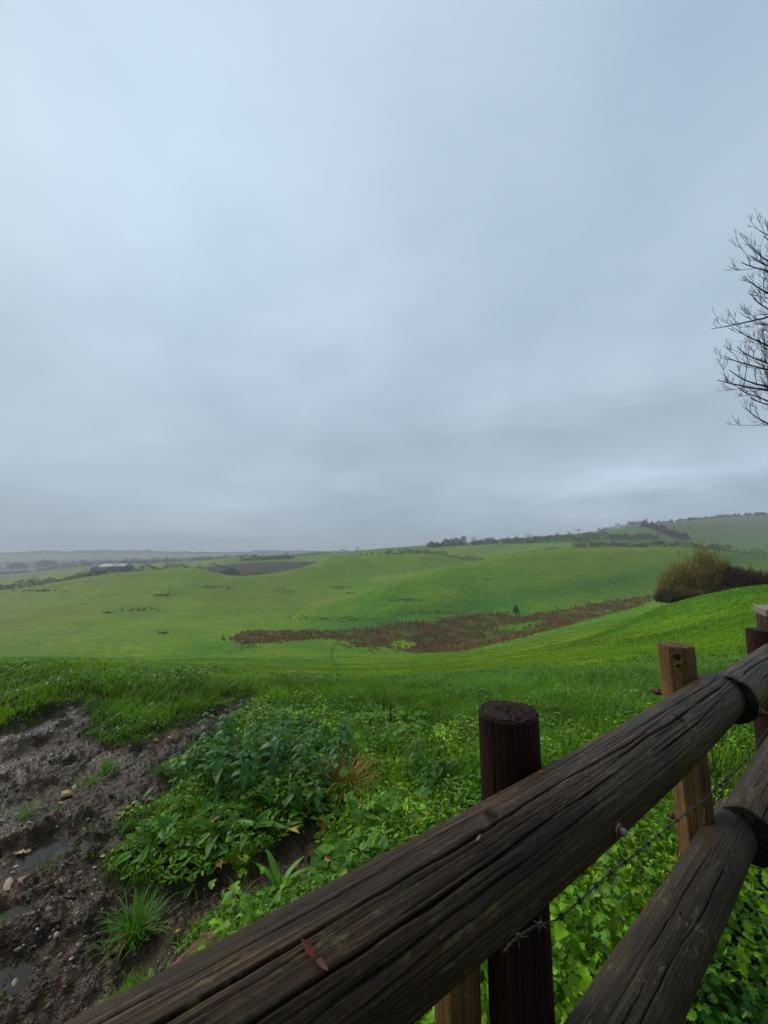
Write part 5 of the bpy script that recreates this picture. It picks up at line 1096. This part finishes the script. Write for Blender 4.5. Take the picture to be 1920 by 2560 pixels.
# ------------------------------------------------------------------ bushes on the brow
def bush(px, Y, label, stems, spr, leafn, col, lcol, name='bush', dom=None, tw=.02, dx=0):
    """dom: list of domes (offset along x, height, radius x, radius y)"""
    p = atpx(px, Y); t = empty(name, tuple(p)); tag(t, label, 'bush'); bag = Bag(); lb = Bag(); rg = np.random.default_rng(int(px)); wts = np.array([d[1]*d[2] for d in dom]); wts = wts/wts.sum()
    def surf(n, k0):
        i = rg.choice(len(dom), n, p=wts); d = np.array(dom)[i]; q = rg.normal(0, 1, (n, 3)); q /= np.linalg.norm(q, axis=1)[:, None]; q[:, 2] = np.abs(q[:, 2]); lob = 1+.55*fbm(q[:, 0]*3.8+i, q[:, 1]*2.4+q[:, 2]*2, 500, 3); r_ = (k0+(1-k0)*rg.random(n)**.6)*lob
        return d, q*r_[:, None]*np.stack([d[:, 2], d[:, 3], d[:, 1]], 1)+np.stack([d[:, 0], 0*d[:, 0], 0*d[:, 0]], 1), q
    d, tip, _ = surf(stems, .75)
    for k in range(stems):
        b0 = np.array([d[k, 0]*.6+rg.normal(0, .25), rg.normal(0, .25), -.2]); mid = (b0+tip[k])/2+np.array([0, 0, .18*d[k, 1]])*rg.uniform(.2, .9)+rg.normal(0, .12, 3); P = resample(np.array([b0, b0*.7+mid*.3+[0, 0, .1], mid, tip[k]]), .25); v, f_ = tube(P, np.linspace(.045, .012, len(P)), 4); bag.add(v, [f_], np.tile(np.array(col)*.8, (len(v), 1)))
    d, P, q = surf(spr, .35); n = spr; gz = H0(p[0]+P[:, 0], p[1]+P[:, 1])-p[2]; P[:, 2] = np.maximum(P[:, 2], gz+.05); up = q*.7+np.array([0, 0, .9])+rg.normal(0, .35, (n, 3)); up /= np.linalg.norm(up, axis=1)[:, None]; sdv = np.cross(up, rg.normal(0, 1, (n, 3))); sdv /= np.linalg.norm(sdv, axis=1)[:, None]; L = rg.uniform(.3, .8, n)[:, None]; wv = tw*rg.uniform(.6, 1.4, n)[:, None]
    V = np.stack([P-sdv*wv, P+sdv*wv, P+up*L], 1).reshape(-1, 3); bag.add(V, [np.arange(3*n).reshape(-1, 3)], np.repeat(np.array(col)*rg.uniform(.5, 1.5, (n, 1)), 3, 0)); bag.build('branches', M_far, t, smooth=False)
    if leafn:
        d, P, q = surf(leafn, .5); gz = H0(p[0]+P[:, 0], p[1]+P[:, 1])-p[2]; P[:, 2] = np.maximum(P[:, 2], gz+.05); V, F, c = cards(P, .12, np.array(lcol)*rg.uniform(.5, 1.5, (leafn, 1))); lb.add(V, F, c); lb.build('foliage', M_far, t, smooth=False)
bush(1738, 42, 'large olive brown twiggy bush on the brow of the slope', 200, 10000, 6500, (.26, .18, .05), (.20, .20, .035), dom=[(.9, 5.6, 1.5, 1.8), (1.7, 5.0, 1.4, 1.8), (-.4, 4.3, 1.6, 1.8), (-1.6, 3.9, 1.4, 1.6), (-2.7, 3.3, 1.2, 1.4), (-3.5, 2.2, .8, 1.0), (2.7, 2.9, 1.1, 1.3)])
bush(1858, 41, 'dark reddish bramble thicket right of the olive bush', 60, 8000, 2500, (.12, .062, .045), (.12, .075, .04), name='bramble_thicket', dom=[(-1.6, 2.1, 1.5, 1.5), (.1, 1.7, 1.3, 1.4), (1.4, 1.4, 1.1, 1.2), (2.3, .9, .8, 1)])
bush(1678, 39, 'low dark gorse bush at the foot of the olive bush', 40, 5000, 5000, (.12, .10, .045), (.10, .115, .04), name='gorse_bush', dom=[(-.9, .9, .8, .9), (.3, 1.1, 1.0, 1), (1.4, .7, .9, .9)])
p = unproj(1285, 1531, H0, 40, 600); Yb = p[1]
bush(1285, Yb, 'small bare shrub standing in the stock fence line', 30, 900, 200, (.07, .06, .045), (.06, .06, .03), dom=[(0, 3.2, 1.3, 1.2)], tw=.04)
# ------------------------------------------------------------------ leafless tree reaching in at the right edge
def big_tree():
    bx, by = 17.6, 13.5; bz = float(H0(bx, by)); t = empty('bare_tree', (bx, by, bz)); tag(t, 'leafless dark tree reaching in over the right edge', 'tree')
    rg = np.random.default_rng(5); limbs = Bag(); twigs = Bag(); B = np.array([bx, by, bz]); col = np.array([.030, .024, .020])
    Pt = np.array([[0, 0, -.5], [.1, 0, 1.5], [-.1, .1, 4], [.2, 0, 7], [.1, .2, 10.5], [.3, .1, 14]]); Pt = resample(Pt, .5); v, f_ = tube(Pt, np.linspace(.34, .05, len(Pt)), 12); mk('trunk', v, [f_], M_twig, t, col=np.tile(col, (len(v), 1)))
    def spray(P, r0, dep, L):
        """side shoots that leave a shoot and curve upward"""
        n = len(P); k = int(rg.integers(3, 5)) if dep else int(rg.integers(2, 4)); dtot = P[-1]-P[0]
        for _ in range(k):
            i = int(rg.uniform(.25, .98)*(n-1)); d = P[min(i+1, n-1)]-P[max(i-1, 0)]; d /= np.linalg.norm(d)+1e-9
            sdv = rg.normal(0, 1, 3); sdv -= d*(sdv@d); sdv /= np.linalg.norm(sdv); sdv[2] = abs(sdv[2])*.6; d0 = d*.75+sdv*.65; d0 /= np.linalg.norm(d0); ln = L*rg.uniform(.5, 1.1); m = 7 if dep else 5; q = [P[i]]; dd = d0.copy()
            for s_ in range(m): dd = dd+np.array([0, 0, .16])+rg.normal(0, .09, 3); dd /= np.linalg.norm(dd); q.append(q[-1]+dd*ln/m)
            q = np.array(q); rr_ = np.linspace(r0*.55, max(.003, r0*.18), len(q)); v, f_ = tube(q, rr_, 4 if dep > 1 else 3); twigs.add(v, [f_], np.tile(col*rg.uniform(.8, 1.4), (len(v), 1)))
            if dep: spray(q, max(.008, r0*.5), dep-1, L*.52)
    def limb(tipw, z0, sag=.6, r0=.08, dens=9):
        tip = np.array(tipw)-B; s0 = np.array([0, 0, z0]); hd = tip-s0; c1 = s0+hd*.35+np.array([0, 0, .22*abs(hd[0])]); c2 = s0+hd*.78+np.array([0, 0, rg.uniform(-.14, .05)*abs(hd[0])]); q = np.linspace(0, 1, 26)[:, None]; P = (1-q)**3*s0+3*q*(1-q)**2*c1+3*q*q*(1-q)*c2+q**3*tip; P[1:-1] += np.cumsum(rg.normal(0, .018, (24, 3)), 0)*np.sin(np.linspace(0, PI, 24))[:, None]
        v, f_ = tube(P, np.linspace(r0, .010, len(P)), 7); limbs.add(v, [f_], np.tile(col, (len(v), 1)))
        for i in range(dens):
            s_ = .38+.6*(i+.5)/dens; a = int(s_*25); d = P[min(a+1, 25)]-P[a-1]; d /= np.linalg.norm(d); sdv = rg.normal(0, 1, 3); sdv -= d*(sdv@d); sdv /= np.linalg.norm(sdv); dd = d*.8+sdv*.6; dd /= np.linalg.norm(dd); ln = rg.uniform(.7, 1.5)*(1.15-.5*s_); q = [P[a]]
            for k in range(8): dd = dd+np.array([0, 0, .10])+rg.normal(0, .10, 3); dd /= np.linalg.norm(dd); q.append(q[-1]+dd*ln/8)
            q = np.array(q); v, f_ = tube(q, np.linspace(.011, .004, len(q)), 4); twigs.add(v, [f_], np.tile(col*1.1, (len(v), 1))); spray(q, .013, 1, ln*.5)
    def tipat(px, row, Y): d = np.array(pxdir(px-2, row)); d = d/d[1]*Y; return d+np.array([0, 0, EYE])
    for px, row, Y, z0 in ((1795, 950, 12.6, 5.6), (1812, 890, 14.0, 6.4), (1845, 868, 12.0, 6.6), (1868, 1022, 13.0, 4.6), (1900, 800, 13.5, 7.4), (1862, 690, 13.2, 8.6), (1880, 640, 14.4, 9.2), (1900, 575, 13.5, 10), (1925, 720, 12.6, 8), (1850, 975, 14.8, 5.2), (1935, 620, 14, 9.5), (1930, 900, 12, 6), (1838, 820, 15, 7.2), (1825, 925, 11.5, 6.2), (1885, 745, 12, 8.2), (1870, 610, 15.5, 9.6), (1905, 960, 15, 5.6), (1895, 850, 11, 6.8), (1915, 670, 11.5, 8.4), (1878, 995, 11.6, 4.8), (1855, 655, 12.2, 8.8), (1912, 590, 12.5, 10)):
        limb(tipat(px, row, Y), z0)
    for k in range(15):
        a = rg.uniform(-1.9, 1.9); r_ = rg.uniform(3.5, 6.5); z0 = rg.uniform(4.5, 11); limb(B+np.array([math.cos(a)*r_, math.sin(a)*r_, z0+rg.uniform(1.5, 4.5)]), z0, dens=9)
    limbs.build('limb', M_twig, t)['label'] = 'dark spreading limbs'; twigs.build('twigs', M_twig, t)
big_tree()
# ------------------------------------------------------------------ drizzle haze over the valley
hv = [(x, y, z) for z in (-70, 150) for x, y in ((-4350, -4350), (4350, -4350), (4350, 4350), (-4350, 4350))]
hz = mk('haze', hv, [np.array([(3, 2, 1, 0), (4, 5, 6, 7), (0, 1, 5, 4), (1, 2, 6, 5), (2, 3, 7, 6), (3, 0, 4, 7)])], None, smooth=False)
mh, th_ = newmat('haze_volume'); pvn = th_.nodes.new('ShaderNodeVolumePrincipled'); pvn.inputs['Color'].default_value = (.86, .93, 1, 1); pvn.inputs['Density'].default_value = .00045; pvn.inputs['Anisotropy'].default_value = .1
oo = th_.nodes.new('ShaderNodeOutputMaterial'); th_.links.new(pvn.outputs[0], oo.inputs['Volume']); hz.data.materials.append(mh); tag(hz, 'thin drizzly haze hanging over the valley', 'haze', kind='stuff')
